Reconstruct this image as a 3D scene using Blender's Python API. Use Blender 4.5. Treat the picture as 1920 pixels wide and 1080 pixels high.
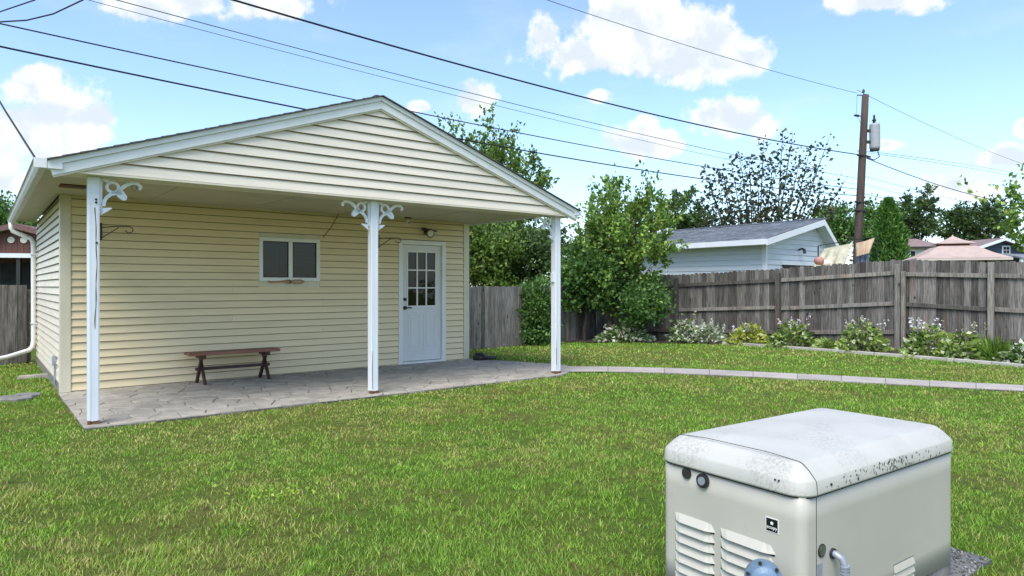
import bpy, bmesh, math, random
import numpy as np
from mathutils import Vector, Matrix

R = math.radians
for o in list(bpy.data.objects):
    bpy.data.objects.remove(o, do_unlink=True)
scene = bpy.context.scene
COL = scene.collection

# ------------------------------------------------------------------ camera
F, Y0, H = 1255.0, 536.35, 1.36          # focal length in photo pixels, horizon row, eye height
cam_d = bpy.data.cameras.new('camera')
cam = bpy.data.objects.new('camera', cam_d)
COL.objects.link(cam)
cam.location = (0, 0, H)
cam.rotation_euler = (R(90), 0, 0)
cam_d.sensor_width = 36.0
cam_d.lens = 36.0 * F / 1920.0
cam_d.shift_y = -(540 - Y0) / 1920.0
cam_d.clip_start = 0.05
cam_d.clip_end = 2000
scene.camera = cam

# ------------------------------------------------------------------ light
SUN_EL, SUN_AZ = 56.0, 200.0    # azimuth clockwise from +Y (sun stands behind and to the left of the camera)
world = bpy.data.worlds.new('World')
scene.world = world
world.use_nodes = True
sun_d = bpy.data.lights.new('sun', 'SUN')
sun_d.energy = 1.6
sun_d.angle = R(35)
sun_d.color = (1.0, 0.955, 0.89)
sun = bpy.data.objects.new('sun', sun_d)
COL.objects.link(sun)
sd = Vector((math.sin(R(SUN_AZ)) * math.cos(R(SUN_EL)), math.cos(R(SUN_AZ)) * math.cos(R(SUN_EL)), math.sin(R(SUN_EL))))
sun.rotation_euler = sd.to_track_quat('Z', 'Y').to_euler()
sun.location = (-6, -8, 12)
scene.view_settings.view_transform = 'Standard'
scene.view_settings.look = 'None'
scene.view_settings.gamma = 1.0
scene.view_settings.use_curve_mapping = False
scene.view_settings.exposure = 1.45


class NT:
    """small helper to write node trees"""
    def __init__(self, tree):
        self.t = tree
        self.n = tree.nodes
        self.l = tree.links

    def new(self, kind, **kw):
        n = self.n.new(kind)
        for k, v in kw.items():
            setattr(n, k, v)
        return n

    def put(self, sock, v):
        if hasattr(v, 'is_output') or hasattr(v, 'links'):
            self.l.new(v, sock)
        else:
            sock.default_value = v

    def math(self, op, a, b=None, c=None, clamp=False):
        n = self.new('ShaderNodeMath', operation=op, use_clamp=clamp)
        self.put(n.inputs[0], a)
        if b is not None: self.put(n.inputs[1], b)
        if c is not None: self.put(n.inputs[2], c)
        return n.outputs[0]

    def vmath(self, op, a, b=None):
        n = self.new('ShaderNodeVectorMath', operation=op)
        self.put(n.inputs[0], a)
        if b is not None: self.put(n.inputs[1], b)
        return n.outputs['Value'] if op in ('LENGTH', 'DOT_PRODUCT', 'DISTANCE') else n.outputs[0]

    def noise(self, vec, scale, detail=4, rough=0.55, dist=0.0):
        n = self.new('ShaderNodeTexNoise')
        if vec is not None: self.put(n.inputs['Vector'], vec)
        n.inputs['Scale'].default_value = scale
        n.inputs['Detail'].default_value = detail
        n.inputs['Roughness'].default_value = rough
        n.inputs['Distortion'].default_value = dist
        return n.outputs['Fac']

    def ramp(self, fac, a, b):
        n = self.new('ShaderNodeMapRange')
        n.clamp = True
        n.interpolation_type = 'SMOOTHSTEP'
        self.put(n.inputs['Value'], fac)
        n.inputs['From Min'].default_value = a
        n.inputs['From Max'].default_value = b
        return n.outputs['Result']

    def mix(self, fac, a, b, mode='MIX'):
        n = self.new('ShaderNodeMix', data_type='RGBA', blend_type=mode)
        self.put(n.inputs[0], fac)
        self.put(n.inputs[6], a if not isinstance(a, tuple) else (*a[:3], 1))
        self.put(n.inputs[7], b if not isinstance(b, tuple) else (*b[:3], 1))
        return n.outputs[2]


def build_world():
    w = NT(world.node_tree)
    w.n.clear()
    out = w.new('ShaderNodeOutputWorld')
    bg = w.new('ShaderNodeBackground')
    sky = w.new('ShaderNodeTexSky', sky_type='NISHITA')
    sky.sun_disc = False
    sky.sun_elevation = R(SUN_EL)
    sky.sun_rotation = R(SUN_AZ)
    sky.altitude = 200
    sky.air_density = 1.0
    sky.dust_density = 0.6
    sky.ozone_density = 1.0
    tc = w.new('ShaderNodeTexCoord')
    d = tc.outputs['Generated']
    sep = w.new('ShaderNodeSeparateXYZ')
    w.put(sep.inputs[0], d)
    y = w.math('MAXIMUM', sep.outputs[1], 0.05)
    u = w.math('DIVIDE', sep.outputs[0], y)
    v = w.math('DIVIDE', sep.outputs[2], y)
    comb = w.new('ShaderNodeCombineXYZ')
    w.put(comb.inputs[0], u); w.put(comb.inputs[1], v)
    uv = comb.outputs[0]
    clouds = [(1190, 45, 115, 75), (1300, 75, 85, 60), (1085, 105, 105, 42), (1265, 118, 130, 42), (1022, 75, 38, 45),
              (1405, 108, 45, 32), (1368, 222, 88, 38), (1205, 268, 88, 30), (1208, 236, 32, 24), (60, 245, 175, 80),
              (58, 160, 58, 42), (185, 222, 52, 32), (-40, 320, 170, 80), (330, 2, 150, 40), (480, 8, 105, 36),
              (1645, -2, 118, 30), (885, 188, 46, 34), (785, 200, 26, 13), (1120, 178, 26, 15), (1890, 297, 58, 26),
              (1800, 352, 85, 30), (1660, 270, 42, 13), (1925, 240, 22, 20), (-60, 100, 60, 60), (1150, 8, 60, 60),
              (2080, 120, 110, 60), (-260, 40, 160, 60), (700, -150, 220, 70), (1400, -260, 260, 80)]
    best = None
    for (px, py, a, b) in clouds:
        c = ((px - 960) / F, (Y0 - py) / F, 0)
        q = w.vmath('SUBTRACT', uv, c)
        q = w.vmath('MULTIPLY', q, (F / a, F / b, 0))
        ln = w.math('SUBTRACT', 1.0, w.vmath('LENGTH', q))
        best = ln if best is None else w.math('SMOOTH_MAX', best, ln, 0.25)
    # the front half of the sky carries the clouds seen in the photograph, the rest goes on in the same style
    front = w.ramp(sep.outputs[1], 0.15, 0.45)
    big = w.noise(d, 2.6, 3, 0.5)
    far = w.math('MULTIPLY_ADD', w.ramp(big, 0.5, 0.68), 2.0, -1.0)
    mixn = w.new('ShaderNodeMix', data_type='FLOAT')
    w.put(mixn.inputs[0], front); w.put(mixn.inputs[2], far); w.put(mixn.inputs[3], best)
    field = mixn.outputs[0]
    n1 = w.noise(d, 16.0, 7, 0.58, 0.15)
    n2 = w.noise(d, 45.0, 5, 0.6)
    edge = w.math('MULTIPLY_ADD', w.math('SUBTRACT', n1, 0.5), 2.6, field)
    edge = w.math('MULTIPLY_ADD', w.math('SUBTRACT', n2, 0.5), 0.75, edge)
    mask = w.ramp(edge, -0.12, 0.34)
    # thin veil of haze low in the sky
    haze = w.math('MULTIPLY', w.math('SUBTRACT', 1.0, w.ramp(sep.outputs[2], 0.0, 0.30)), 0.30)
    wisps = w.math('MULTIPLY', w.ramp(w.noise(w.vmath('MULTIPLY', d, (1, 1, 2.6)), 5.0, 6, 0.6), 0.5, 0.78), 0.18)
    # clouds: bright tops, softly grey-blue undersides (thick middles)
    n1u = w.noise(w.vmath('ADD', d, (0.004, 0.0, 0.022)), 16.0, 5, 0.55, 0.15)
    under = w.math('MULTIPLY_ADD', w.math('SUBTRACT', n1u, n1), 2.6, w.math('MULTIPLY', field, 0.38))
    shade = w.ramp(under, -0.10, 0.55)
    ccol = w.mix(shade, (4.7, 4.78, 4.88), (3.5, 3.85, 4.2))
    skyc = w.mix(1.0, sky.outputs[0], (1.0, 1.15, 1.24), 'MULTIPLY')
    skyc = w.mix(w.math('ADD', w.math('ADD', haze, 0.10), wisps, clamp=True), skyc, (4.1, 4.5, 4.9))
    col = w.mix(w.math('MULTIPLY', mask, 0.96), skyc, ccol)
    w.put(bg.inputs['Color'], col)
    bg.inputs['Strength'].default_value = 0.085
    w.l.new(bg.outputs[0], out.inputs[0])


build_world()


# ------------------------------------------------------------------ materials
MATS = {}


def mat(name, col, rough=0.6, var=0.12, scale=6.0, stretch=(1, 1, 1), bump=0.0, bscale=None, rnd=0.0, spec=0.5,
        dirt=None, dirt_amt=0.0, dirt_scale=9.0, dirt_lo=0.55, dirt_hi=0.75, metal=0.0, detail=5, attr=False,
        transl=0.0, gloss_var=0.0, dirt_mask=0.0):
    if name in MATS:
        return MATS[name]
    m = bpy.data.materials.new(name)
    m.use_nodes = True
    w = NT(m.node_tree)
    w.n.clear()
    out = w.new('ShaderNodeOutputMaterial')
    p = w.new('ShaderNodeBsdfPrincipled')
    tc = w.new('ShaderNodeTexCoord')
    oi = w.new('ShaderNodeObjectInfo')
    off = w.vmath('MULTIPLY', oi.outputs['Random'], (37.1, 17.7, 9.3))
    vec = w.vmath('ADD', tc.outputs['Object'], off)
    svec = w.vmath('MULTIPLY', vec, stretch)
    n = w.noise(svec, scale, detail)
    if attr:
        a = w.new('ShaderNodeAttribute', attribute_name='col')
        base = a.outputs['Color']
        lo = w.mix(1.0, base, (1 - var,) * 3, 'MULTIPLY')
        hi = w.mix(1.0, base, (1 + var,) * 3, 'MULTIPLY')
    else:
        lo = tuple(c * (1 - var) for c in col)
        hi = tuple(min(1, c * (1 + var)) for c in col)
    c = w.mix(w.ramp(n, 0.25, 0.75), lo, hi)
    if rnd:
        k = w.math('MULTIPLY_ADD', oi.outputs['Random'], 2 * rnd, 1 - rnd)
        cc = w.new('ShaderNodeCombineXYZ')
        for i in range(3): w.put(cc.inputs[i], k)
        c = w.mix(1.0, c, cc.outputs[0], 'MULTIPLY')
    if dirt is not None:
        dn = w.noise(w.vmath('MULTIPLY', vec, stretch), dirt_scale, 7, 0.65)
        df = w.ramp(dn, dirt_lo, dirt_hi)
        if dirt_mask: df = w.math('MULTIPLY', df, w.ramp(w.noise(vec, dirt_mask, 4, 0.6), 0.42, 0.66))
        c = w.mix(w.math('MULTIPLY', df, dirt_amt), c, dirt)
    w.put(p.inputs['Base Color'], c)
    p.inputs['Roughness'].default_value = rough
    if gloss_var:
        w.put(p.inputs['Roughness'], w.math('MULTIPLY_ADD', n, gloss_var, rough - gloss_var / 2))
    p.inputs['Specular IOR Level'].default_value = spec
    p.inputs['Metallic'].default_value = metal
    if bump:
        b = w.new('ShaderNodeBump')
        b.inputs['Strength'].default_value = 1.0
        b.inputs['Distance'].default_value = bump
        w.put(b.inputs['Height'], w.noise(svec, bscale or scale * 2, 5, 0.6))
        w.l.new(b.outputs[0], p.inputs['Normal'])
    if transl:
        tr = w.new('ShaderNodeBsdfTranslucent')
        w.put(tr.inputs[0], w.mix(1.0, c, (1.15, 1.2, 0.7), 'MULTIPLY'))
        mx = w.new('ShaderNodeMixShader')
        mx.inputs[0].default_value = transl
        w.l.new(p.outputs[0], mx.inputs[1]); w.l.new(tr.outputs[0], mx.inputs[2])
        w.l.new(mx.outputs[0], out.inputs[0])
    else:
        w.l.new(p.outputs[0], out.inputs[0])
    MATS[name] = m
    return m


mat('siding_yellow', (0.775, 0.635, 0.405), 0.45, 0.05, 3, (0.4, 1, 4), 0.0008, 30, rnd=0.025, dirt=(0.36, 0.27, 0.13), dirt_amt=0.25, dirt_scale=1.6, dirt_lo=0.52, dirt_hi=0.8)
mat('siding_cream', (0.76, 0.68, 0.56), 0.45, 0.05, 3, (0.4, 1, 4), 0.0008, 30, rnd=0.02, dirt=(0.45, 0.39, 0.26), dirt_amt=0.3, dirt_scale=2.2, dirt_lo=0.5, dirt_hi=0.8)
mat('siding_shadow_line', (0.25, 0.19, 0.11), 0.9, 0.3, 6, (1, 1, 1))
mat('trim_cream', (0.66, 0.6, 0.47), 0.45, 0.08, 4, (1, 1, 0.3), dirt=(0.33, 0.25, 0.14), dirt_amt=0.35, dirt_scale=4)
mat('white_trim', (0.77, 0.765, 0.755), 0.42, 0.05, 5, (1, 1, 0.4), 0.0005, 20, dirt=(0.45, 0.43, 0.38), dirt_amt=0.3, dirt_scale=5, dirt_lo=0.56, dirt_hi=0.8)
mat('white_post', (0.75, 0.77, 0.82), 0.4, 0.05, 6, (1, 1, 0.25), 0.0008, 30, dirt=(0.4, 0.36, 0.3), dirt_amt=0.4, dirt_scale=7, dirt_lo=0.6, dirt_hi=0.8)
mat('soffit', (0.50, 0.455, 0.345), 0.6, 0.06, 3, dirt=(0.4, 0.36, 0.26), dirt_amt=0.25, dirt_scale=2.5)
mat('fascia_grey', (0.55, 0.56, 0.58), 0.5, 0.06, 5)
mat('door_paint', (0.68, 0.685, 0.69), 0.35, 0.03, 4, (1, 1, 0.5), dirt=(0.5, 0.48, 0.42), dirt_amt=0.25, dirt_scale=3)
mat('rust', (0.15, 0.065, 0.03), 0.8, 0.35, 30, bump=0.002)
mat('rot_wood', (0.16, 0.085, 0.04), 0.9, 0.4, 25, (1, 1, 0.3), bump=0.004)
mat('black_metal', (0.02, 0.019, 0.018), 0.45, 0.2, 20)
mat('bronze_metal', (0.07, 0.045, 0.025), 0.5, 0.3, 20)
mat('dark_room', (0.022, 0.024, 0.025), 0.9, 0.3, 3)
mat('blind', (0.16, 0.165, 0.165), 0.7, 0.1, 5)
mat('shingle', (0.075, 0.075, 0.08), 0.9, 0.4, 40, bump=0.004, rnd=0.25)
mat('shingle_blue', (0.16, 0.175, 0.205), 0.9, 0.35, 5, (1.0, 1.0, 1.0), bump=0.006, bscale=30, rnd=0.22)
mat('bench_red', (0.20, 0.075, 0.048), 0.5, 0.3, 5, (0.3, 3, 3), 0.002, 20, rnd=0.1, dirt=(0.3, 0.17, 0.12), dirt_amt=0.5, dirt_scale=5)
mat('bench_dark', (0.045, 0.018, 0.014), 0.5, 0.3, 8, (1, 1, 0.3), 0.001, 30)
mat('stone', (0.34, 0.305, 0.26), 0.85, 0.22, 7, bump=0.008, bscale=14, rnd=0.13, dirt=(0.14, 0.135, 0.125), dirt_amt=0.55, dirt_scale=3.5, dirt_lo=0.5, dirt_hi=0.75)
mat('mortar', (0.15, 0.14, 0.125), 0.95, 0.3, 12, bump=0.004)
mat('concrete', (0.39, 0.345, 0.32), 0.9, 0.12, 4, bump=0.002, bscale=60, rnd=0.06, dirt=(0.2, 0.17, 0.14), dirt_amt=0.4, dirt_scale=6, dirt_lo=0.5)
mat('curb', (0.42, 0.395, 0.35), 0.9, 0.15, 6, bump=0.003, rnd=0.08, dirt=(0.25, 0.21, 0.15), dirt_amt=0.4, dirt_scale=6)
mat('footing', (0.2, 0.19, 0.18), 0.9, 0.3, 8, bump=0.004)
mat('mulch', (0.05, 0.036, 0.027), 0.95, 0.6, 30, bump=0.03, bscale=40)
mat('gravel', (0.12, 0.12, 0.125), 0.9, 0.5, 3, attr=False, rnd=0.0, bump=0.004, bscale=60)
mat('gravel_stone', (0.12, 0.12, 0.12), 0.9, 0.2, 60, attr=True)
mat('gen_body', (0.47, 0.445, 0.385), 0.42, 0.05, 3, dirt=(0.3, 0.28, 0.2), dirt_amt=0.3, dirt_scale=6, dirt_lo=0.55, dirt_hi=0.8, bump=0.00004, bscale=150)
mat('gen_lid', (0.50, 0.485, 0.44), 0.5, 0.06, 4, dirt=(0.22, 0.21, 0.185), dirt_amt=0.6, dirt_scale=85, dirt_lo=0.43, dirt_hi=0.68, dirt_mask=3.8, bump=0.00008, bscale=120)
mat('gen_lid_end', (0.68, 0.68, 0.65), 0.42, 0.05, 4, dirt=(0.2, 0.19, 0.16), dirt_amt=0.55, dirt_scale=30, dirt_lo=0.62, dirt_hi=0.75, bump=0.0005, bscale=90)
mat('lichen', (0.10, 0.095, 0.07), 0.9, 0.4, 40)
mat('rubber', (0.022, 0.022, 0.022), 0.5, 0.2, 20)
mat('sticker_black', (0.008, 0.008, 0.008), 0.35, 0.1, 20)
mat('sticker_white', (0.8, 0.8, 0.8), 0.4, 0.03, 20)
mat('regulator_blue', (0.13, 0.20, 0.29), 0.45, 0.2, 10, dirt=(0.35, 0.4, 0.45), dirt_amt=0.4, dirt_scale=12)
mat('galvanised', (0.34, 0.37, 0.43), 0.45, 0.15, 14, metal=0.3)
mat('glass_green', (0.08, 0.10, 0.075), 0.25, 0.3, 30)
mat('pole_wood', (0.078, 0.055, 0.045), 0.9, 0.35, 8, (3, 3, 0.2), 0.01, 20, dirt=(0.03, 0.022, 0.018), dirt_amt=0.6, dirt_scale=4)
mat('transformer_grey', (0.34, 0.36, 0.38), 0.5, 0.08, 5)
mat('wire_black', (0.012, 0.012, 0.013), 0.6, 0.1, 5)
mat('wire_grey', (0.10, 0.105, 0.115), 0.5, 0.1, 5)
mat('bark', (0.09, 0.07, 0.052), 0.95, 0.35, 10, (2, 2, 0.4), 0.01)
mat('bark_dark', (0.05, 0.04, 0.032), 0.95, 0.35, 10, (2, 2, 0.4), 0.01)
mat('leaf', (0.1, 0.2, 0.03), 0.5, 0.12, 3, attr=True, transl=0.28, spec=0.3)
mat('grass_blade', (0.1, 0.2, 0.03), 0.55, 0.1, 2, attr=True, transl=0.25, spec=0.25)
mat('petal', (0.7, 0.7, 0.7), 0.6, 0.08, 6, attr=True, transl=0.2)
mat('stalk', (0.17, 0.17, 0.08), 0.8, 0.3, 10)
mat('canopy', (0.45, 0.34, 0.30), 0.8, 0.07, 5, dirt=(0.3, 0.2, 0.17), dirt_amt=0.3, dirt_scale=2)
mat('canopy_edge', (0.6, 0.52, 0.47), 0.8, 0.05, 5)
mat('canopy_shadow_vent', (0.20, 0.085, 0.07), 0.85, 0.1, 5)
mat('cloth_cream', (0.58, 0.53, 0.42), 0.85, 0.08, 3, dirt=(0.33, 0.35, 0.22), dirt_amt=0.55, dirt_scale=7, dirt_lo=0.48, dirt_hi=0.6)
mat('cloth_tan', (0.52, 0.38, 0.26), 0.85, 0.1, 4, dirt=(0.60, 0.5, 0.38), dirt_amt=0.4, dirt_scale=4)
mat('cloth_blue', (0.2, 0.23, 0.31), 0.85, 0.2, 5)
mat('ball_red', (0.42, 0.22, 0.18), 0.6, 0.15, 8)
mat('ball_white', (0.7, 0.66, 0.58), 0.6, 0.1, 8)
mat('house_white', (0.60, 0.64, 0.70), 0.55, 0.04, 3, rnd=0.02)
mat('house_trim', (0.74, 0.76, 0.79), 0.5, 0.04, 4)
mat('house_brown', (0.13, 0.055, 0.045), 0.8, 0.25, 4, (4, 4, 0.5), rnd=0.15)
mat('roof_brown', (0.17, 0.095, 0.085), 0.9, 0.25, 20, bump=0.01)
mat('roof_pink', (0.23, 0.165, 0.16), 0.9, 0.25, 14, bump=0.01)
mat('house_blue', (0.055, 0.07, 0.11), 0.7, 0.1, 4, rnd=0.04)
mat('wall_pale', (0.66, 0.64, 0.60), 0.7, 0.05, 3)
mat('timber_tan', (0.42, 0.25, 0.13), 0.7, 0.3, 12, (0.3, 3, 3), 0.002)


def glass_mat():
    m = bpy.data.materials.new('pane_glass')
    m.use_nodes = True
    w = NT(m.node_tree); w.n.clear()
    out = w.new('ShaderNodeOutputMaterial')
    t = w.new('ShaderNodeBsdfTransparent'); t.inputs[0].default_value = (0.34, 0.35, 0.35, 1)
    g = w.new('ShaderNodeBsdfGlossy'); g.inputs['Roughness'].default_value = 0.03
    tc = w.new('ShaderNodeTexCoord')
    b = w.new('ShaderNodeBump'); b.inputs['Distance'].default_value = 0.004
    w.put(b.inputs['Height'], w.noise(tc.outputs['Object'], 2.5, 2))
    w.l.new(b.outputs[0], g.inputs['Normal'])
    f = w.new('ShaderNodeFresnel'); f.inputs[0].default_value = 1.5
    mx = w.new('ShaderNodeMixShader')
    w.put(mx.inputs[0], w.math('MULTIPLY', f.outputs[0], 0.9))
    w.l.new(t.outputs[0], mx.inputs[1]); w.l.new(g.outputs[0], mx.inputs[2])
    w.l.new(mx.outputs[0], out.inputs[0])
    MATS['pane_glass'] = m


def fence_mat(name, c1, c2, warm):
    """weathered boards: long grain, dark streaks, knots, each board its own tone"""
    m = bpy.data.materials.new(name)
    m.use_nodes = True
    w = NT(m.node_tree); w.n.clear()
    out = w.new('ShaderNodeOutputMaterial'); p = w.new('ShaderNodeBsdfPrincipled')
    tc = w.new('ShaderNodeTexCoord'); oi = w.new('ShaderNodeObjectInfo')
    rv = oi.outputs['Random']
    vec = w.vmath('ADD', tc.outputs['Object'], w.vmath('MULTIPLY', rv, (31.0, 17.0, 53.0)))
    grain = w.noise(w.vmath('MULTIPLY', vec, (1, 1, 0.06)), 55, 5, 0.6, 0.6)
    c = w.mix(w.ramp(grain, 0.3, 0.72), c1, c2)
    blot = w.noise(w.vmath('MULTIPLY', vec, (1, 1, 0.3)), 5, 4)
    c = w.mix(w.math('MULTIPLY', w.ramp(blot, 0.5, 0.75), 0.6), c, tuple(x * 0.42 for x in c1))
    c = w.mix(w.math('MULTIPLY', w.ramp(w.noise(w.vmath('MULTIPLY', vec, (1, 1, 0.25)), 2.3, 3), 0.5, 0.8), 0.4), c, warm)
    vo = w.new('ShaderNodeTexVoronoi', feature='F1')
    w.put(vo.inputs['Vector'], w.vmath('MULTIPLY', vec, (1, 1, 0.55)))
    vo.inputs['Scale'].default_value = 4.2
    knot = w.math('SUBTRACT', 1.0, w.ramp(vo.outputs['Distance'], 0.05, 0.13))
    c = w.mix(w.math('MULTIPLY', knot, 0.85), c, (0.018, 0.014, 0.012))
    k = w.math('MULTIPLY_ADD', rv, 0.95, 0.5)
    cc = w.new('ShaderNodeCombineXYZ')
    for i in range(3): w.put(cc.inputs[i], k)
    c = w.mix(1.0, c, cc.outputs[0], 'MULTIPLY')
    w.put(p.inputs['Base Color'], c)
    p.inputs['Roughness'].default_value = 0.9
    p.inputs['Specular IOR Level'].default_value = 0.2
    b = w.new('ShaderNodeBump'); b.inputs['Distance'].default_value = 0.004
    w.put(b.inputs['Height'], grain)
    w.l.new(b.outputs[0], p.inputs['Normal'])
    w.l.new(p.outputs[0], out.inputs[0])
    MATS[name] = m


glass_mat()
fence_mat('fence_wood', (0.078, 0.071, 0.065), (0.225, 0.206, 0.19), (0.16, 0.105, 0.07))
fence_mat('fence_wood_light', (0.10, 0.09, 0.08), (0.29, 0.265, 0.24), (0.22, 0.16, 0.11))
fence_mat('fence_rail', (0.11, 0.097, 0.085), (0.25, 0.23, 0.205), (0.24, 0.15, 0.09))


def ground_mat():
    m = bpy.data.materials.new('lawn_ground')
    m.use_nodes = True
    w = NT(m.node_tree); w.n.clear()
    out = w.new('ShaderNodeOutputMaterial'); p = w.new('ShaderNodeBsdfPrincipled')
    tc = w.new('ShaderNodeTexCoord'); v = tc.outputs['Object']
    n1 = w.noise(v, 0.9, 5); n2 = w.noise(v, 14, 6, 0.65); n3 = w.noise(v, 90, 4, 0.7)
    c = w.mix(w.ramp(n1, 0.38, 0.62), (0.13, 0.205, 0.032), (0.19, 0.20, 0.05))
    c = w.mix(w.math('MULTIPLY', w.ramp(n2, 0.48, 0.68), 0.6), c, (0.06, 0.05, 0.027))
    c = w.mix(w.math('MULTIPLY', w.ramp(n3, 0.4, 0.7), 0.55), c, (0.045, 0.075, 0.012))
    w.put(p.inputs['Base Color'], c)
    p.inputs['Roughness'].default_value = 0.95
    p.inputs['Specular IOR Level'].default_value = 0.1
    b = w.new('ShaderNodeBump'); b.inputs['Distance'].default_value = 0.03
    w.put(b.inputs['Height'], n3)
    w.l.new(b.outputs[0], p.inputs['Normal'])
    w.l.new(p.outputs[0], out.inputs[0])
    MATS['lawn_ground'] = m


ground_mat()


# ------------------------------------------------------------------ mesh helpers
class MB:
    def __init__(self):
        self.v = []; self.f = []; self.cut = None

    def add(self, vs, fs):
        b = len(self.v)
        self.v += [tuple(x) for x in vs]
        self.f += [tuple(i + b for i in f) for f in fs]
        return self

    def hexa(self, p):   # 8 points: bottom 4 ccw, top 4 ccw
        return self.add(p, [(3, 2, 1, 0), (4, 5, 6, 7), (0, 1, 5, 4), (1, 2, 6, 5), (2, 3, 7, 6), (3, 0, 4, 7)])

    def box(self, x0, x1, y0, y1, z0, z1):
        return self.hexa([(x0, y0, z0), (x1, y0, z0), (x1, y1, z0), (x0, y1, z0),
                          (x0, y0, z1), (x1, y0, z1), (x1, y1, z1), (x0, y1, z1)])

    def bar(self, a, b, w, h, up=(0, 0, 1)):
        a = Vector(a); b = Vector(b); d = (b - a).normalized()
        s = d.cross(Vector(up))
        if s.length < 1e-5: s = d.cross(Vector((0, 1, 0)))
        s.normalize(); u = s.cross(d).normalized()
        s *= w / 2; u *= h / 2
        return self.hexa([a - s - u, a + s - u, b + s - u, b - s - u, a - s + u, a + s + u, b + s + u, b - s + u])

    def tube(self, pts, rad, n=8, cap=True):
        pts = [Vector(p) for p in pts]
        if not hasattr(rad, '__len__'): rad = [rad] * len(pts)
        b = len(self.v); prev = None
        for i, p in enumerate(pts):
            d = (pts[min(i + 1, len(pts) - 1)] - pts[max(i - 1, 0)])
            d = d.normalized() if d.length > 1e-9 else Vector((0, 0, 1))
            if prev is None:
                s = d.cross(Vector((0.12, 0.31, 0.94)))
                if s.length < 1e-3: s = d.cross(Vector((1, 0, 0)))
            else:
                s = prev - d * prev.dot(d)
                if s.length < 1e-6: s = d.cross(Vector((1, 0, 0)))
            s.normalize(); prev = s; t = d.cross(s)
            for k in range(n):
                a = 2 * math.pi * k / n
                self.v.append(tuple(p + (s * math.cos(a) + t * math.sin(a)) * rad[i]))
        for i in range(len(pts) - 1):
            for k in range(n):
                k2 = (k + 1) % n
                self.f.append((b + i * n + k, b + i * n + k2, b + (i + 1) * n + k2, b + (i + 1) * n + k))
        if cap:
            self.f.append(tuple(b + k for k in range(n))[::-1])
            self.f.append(tuple(b + (len(pts) - 1) * n + k for k in range(n)))
        return self

    def prism(self, poly, z0, z1):    # polygon in xy, ccw
        n = len(poly)
        self.add([(x, y, z0) for x, y in poly] + [(x, y, z1) for x, y in poly],
                 [tuple(range(n))[::-1], tuple(range(n, 2 * n))] + [(i, (i + 1) % n, n + (i + 1) % n, n + i) for i in range(n)])
        return self

    def rings(self, rings, cap0=True, cap1=True):
        b = len(self.v); n = len(rings[0])
        for r in rings: self.v += [tuple(p) for p in r]
        for i in range(len(rings) - 1):
            for k in range(n):
                k2 = (k + 1) % n
                self.f.append((b + i * n + k, b + i * n + k2, b + (i + 1) * n + k2, b + (i + 1) * n + k))
        if cap0: self.f.append(tuple(b + k for k in range(n))[::-1])
        if cap1: self.f.append(tuple(b + (len(rings) - 1) * n + k for k in range(n)))
        return self

    def ribbon(self, pts, w, y0, y1, closed=False):
        """flat fretwork strip in the xz plane, y0..y1 thick"""
        pts = [Vector((p[0], 0, p[1])) for p in pts]; n = len(pts)
        L = []; Rr = []
        for i in range(n):
            if closed: d = pts[(i + 1) % n] - pts[i - 1]
            else: d = pts[min(i + 1, n - 1)] - pts[max(i - 1, 0)]
            d.normalize(); s = Vector((-d.z, 0, d.x)) * (w / 2 if not hasattr(w, '__len__') else w[i] / 2)
            L.append(pts[i] + s); Rr.append(pts[i] - s)
        m = n if closed else n - 1
        for i in range(m):
            j = (i + 1) % n
            q = [Rr[i], Rr[j], L[j], L[i]]
            self.hexa([(p.x, y0, p.z) for p in q] + [(p.x, y1, p.z) for p in q])
        return self

    def mesh(self, name, smooth=False):
        me = bpy.data.meshes.new(name)
        me.from_pydata(self.v, [], self.f)
        bm = bmesh.new(); bm.from_mesh(me)
        bmesh.ops.recalc_face_normals(bm, faces=bm.faces)
        bm.to_mesh(me); bm.free()
        if smooth:
            me.polygons.foreach_set('use_smooth', [True] * len(me.polygons))
        return me

    def build(self, name, material, parent=None, smooth=False, bevel=0.0, segs=2):
        me = self.mesh(name, smooth)
        return link(name, me, material, parent, bevel, segs, smooth)


def link(name, me, material, parent=None, bevel=0.0, segs=2, smooth=False):
    if material and not me.materials:
        me.materials.append(MATS[material])
    o = bpy.data.objects.new(name, me)
    COL.objects.link(o)
    if parent is not None: o.parent = parent
    if bevel:
        b = o.modifiers.new('bevel', 'BEVEL'); b.width = bevel; b.segments = segs; b.limit_method = 'ANGLE'
        b.angle_limit = R(40)
    return o


def tag(o, label=None, cat=None, group=None, kind=None):
    if label: o['label'] = label
    if cat: o['category'] = cat
    if group: o['group'] = group
    if kind: o['kind'] = kind
    return o


def thing(name, label, cat, loc=(0, 0, 0), rz=0.0, group=None):
    o = bpy.data.objects.new(name, None)
    o.empty_display_size = 0.2
    COL.objects.link(o)
    o.location = loc; o.rotation_euler = (0, 0, rz)
    return tag(o, label, cat, group)


def gh(x, y):
    """height of the ground: the yard falls gently towards the back corner"""
    t = max(0.0, y - 14.0)
    t = t * t / (t + 0.6) if t > 0 else 0.0
    return -0.03 * min(t, 9.0)


def at(u, v, d):
    return Vector(((u - 960) / F * d, d, H + (Y0 - v) / F * d))


def on_ground(u, v):
    d = 5.0
    for _ in range(60):
        z = gh(0, d)
        d = 0.5 * d + 0.5 * (H - z) * F / (v - Y0)
    return Vector(((u - 960) / F * d, d, gh(0, d)))


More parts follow.
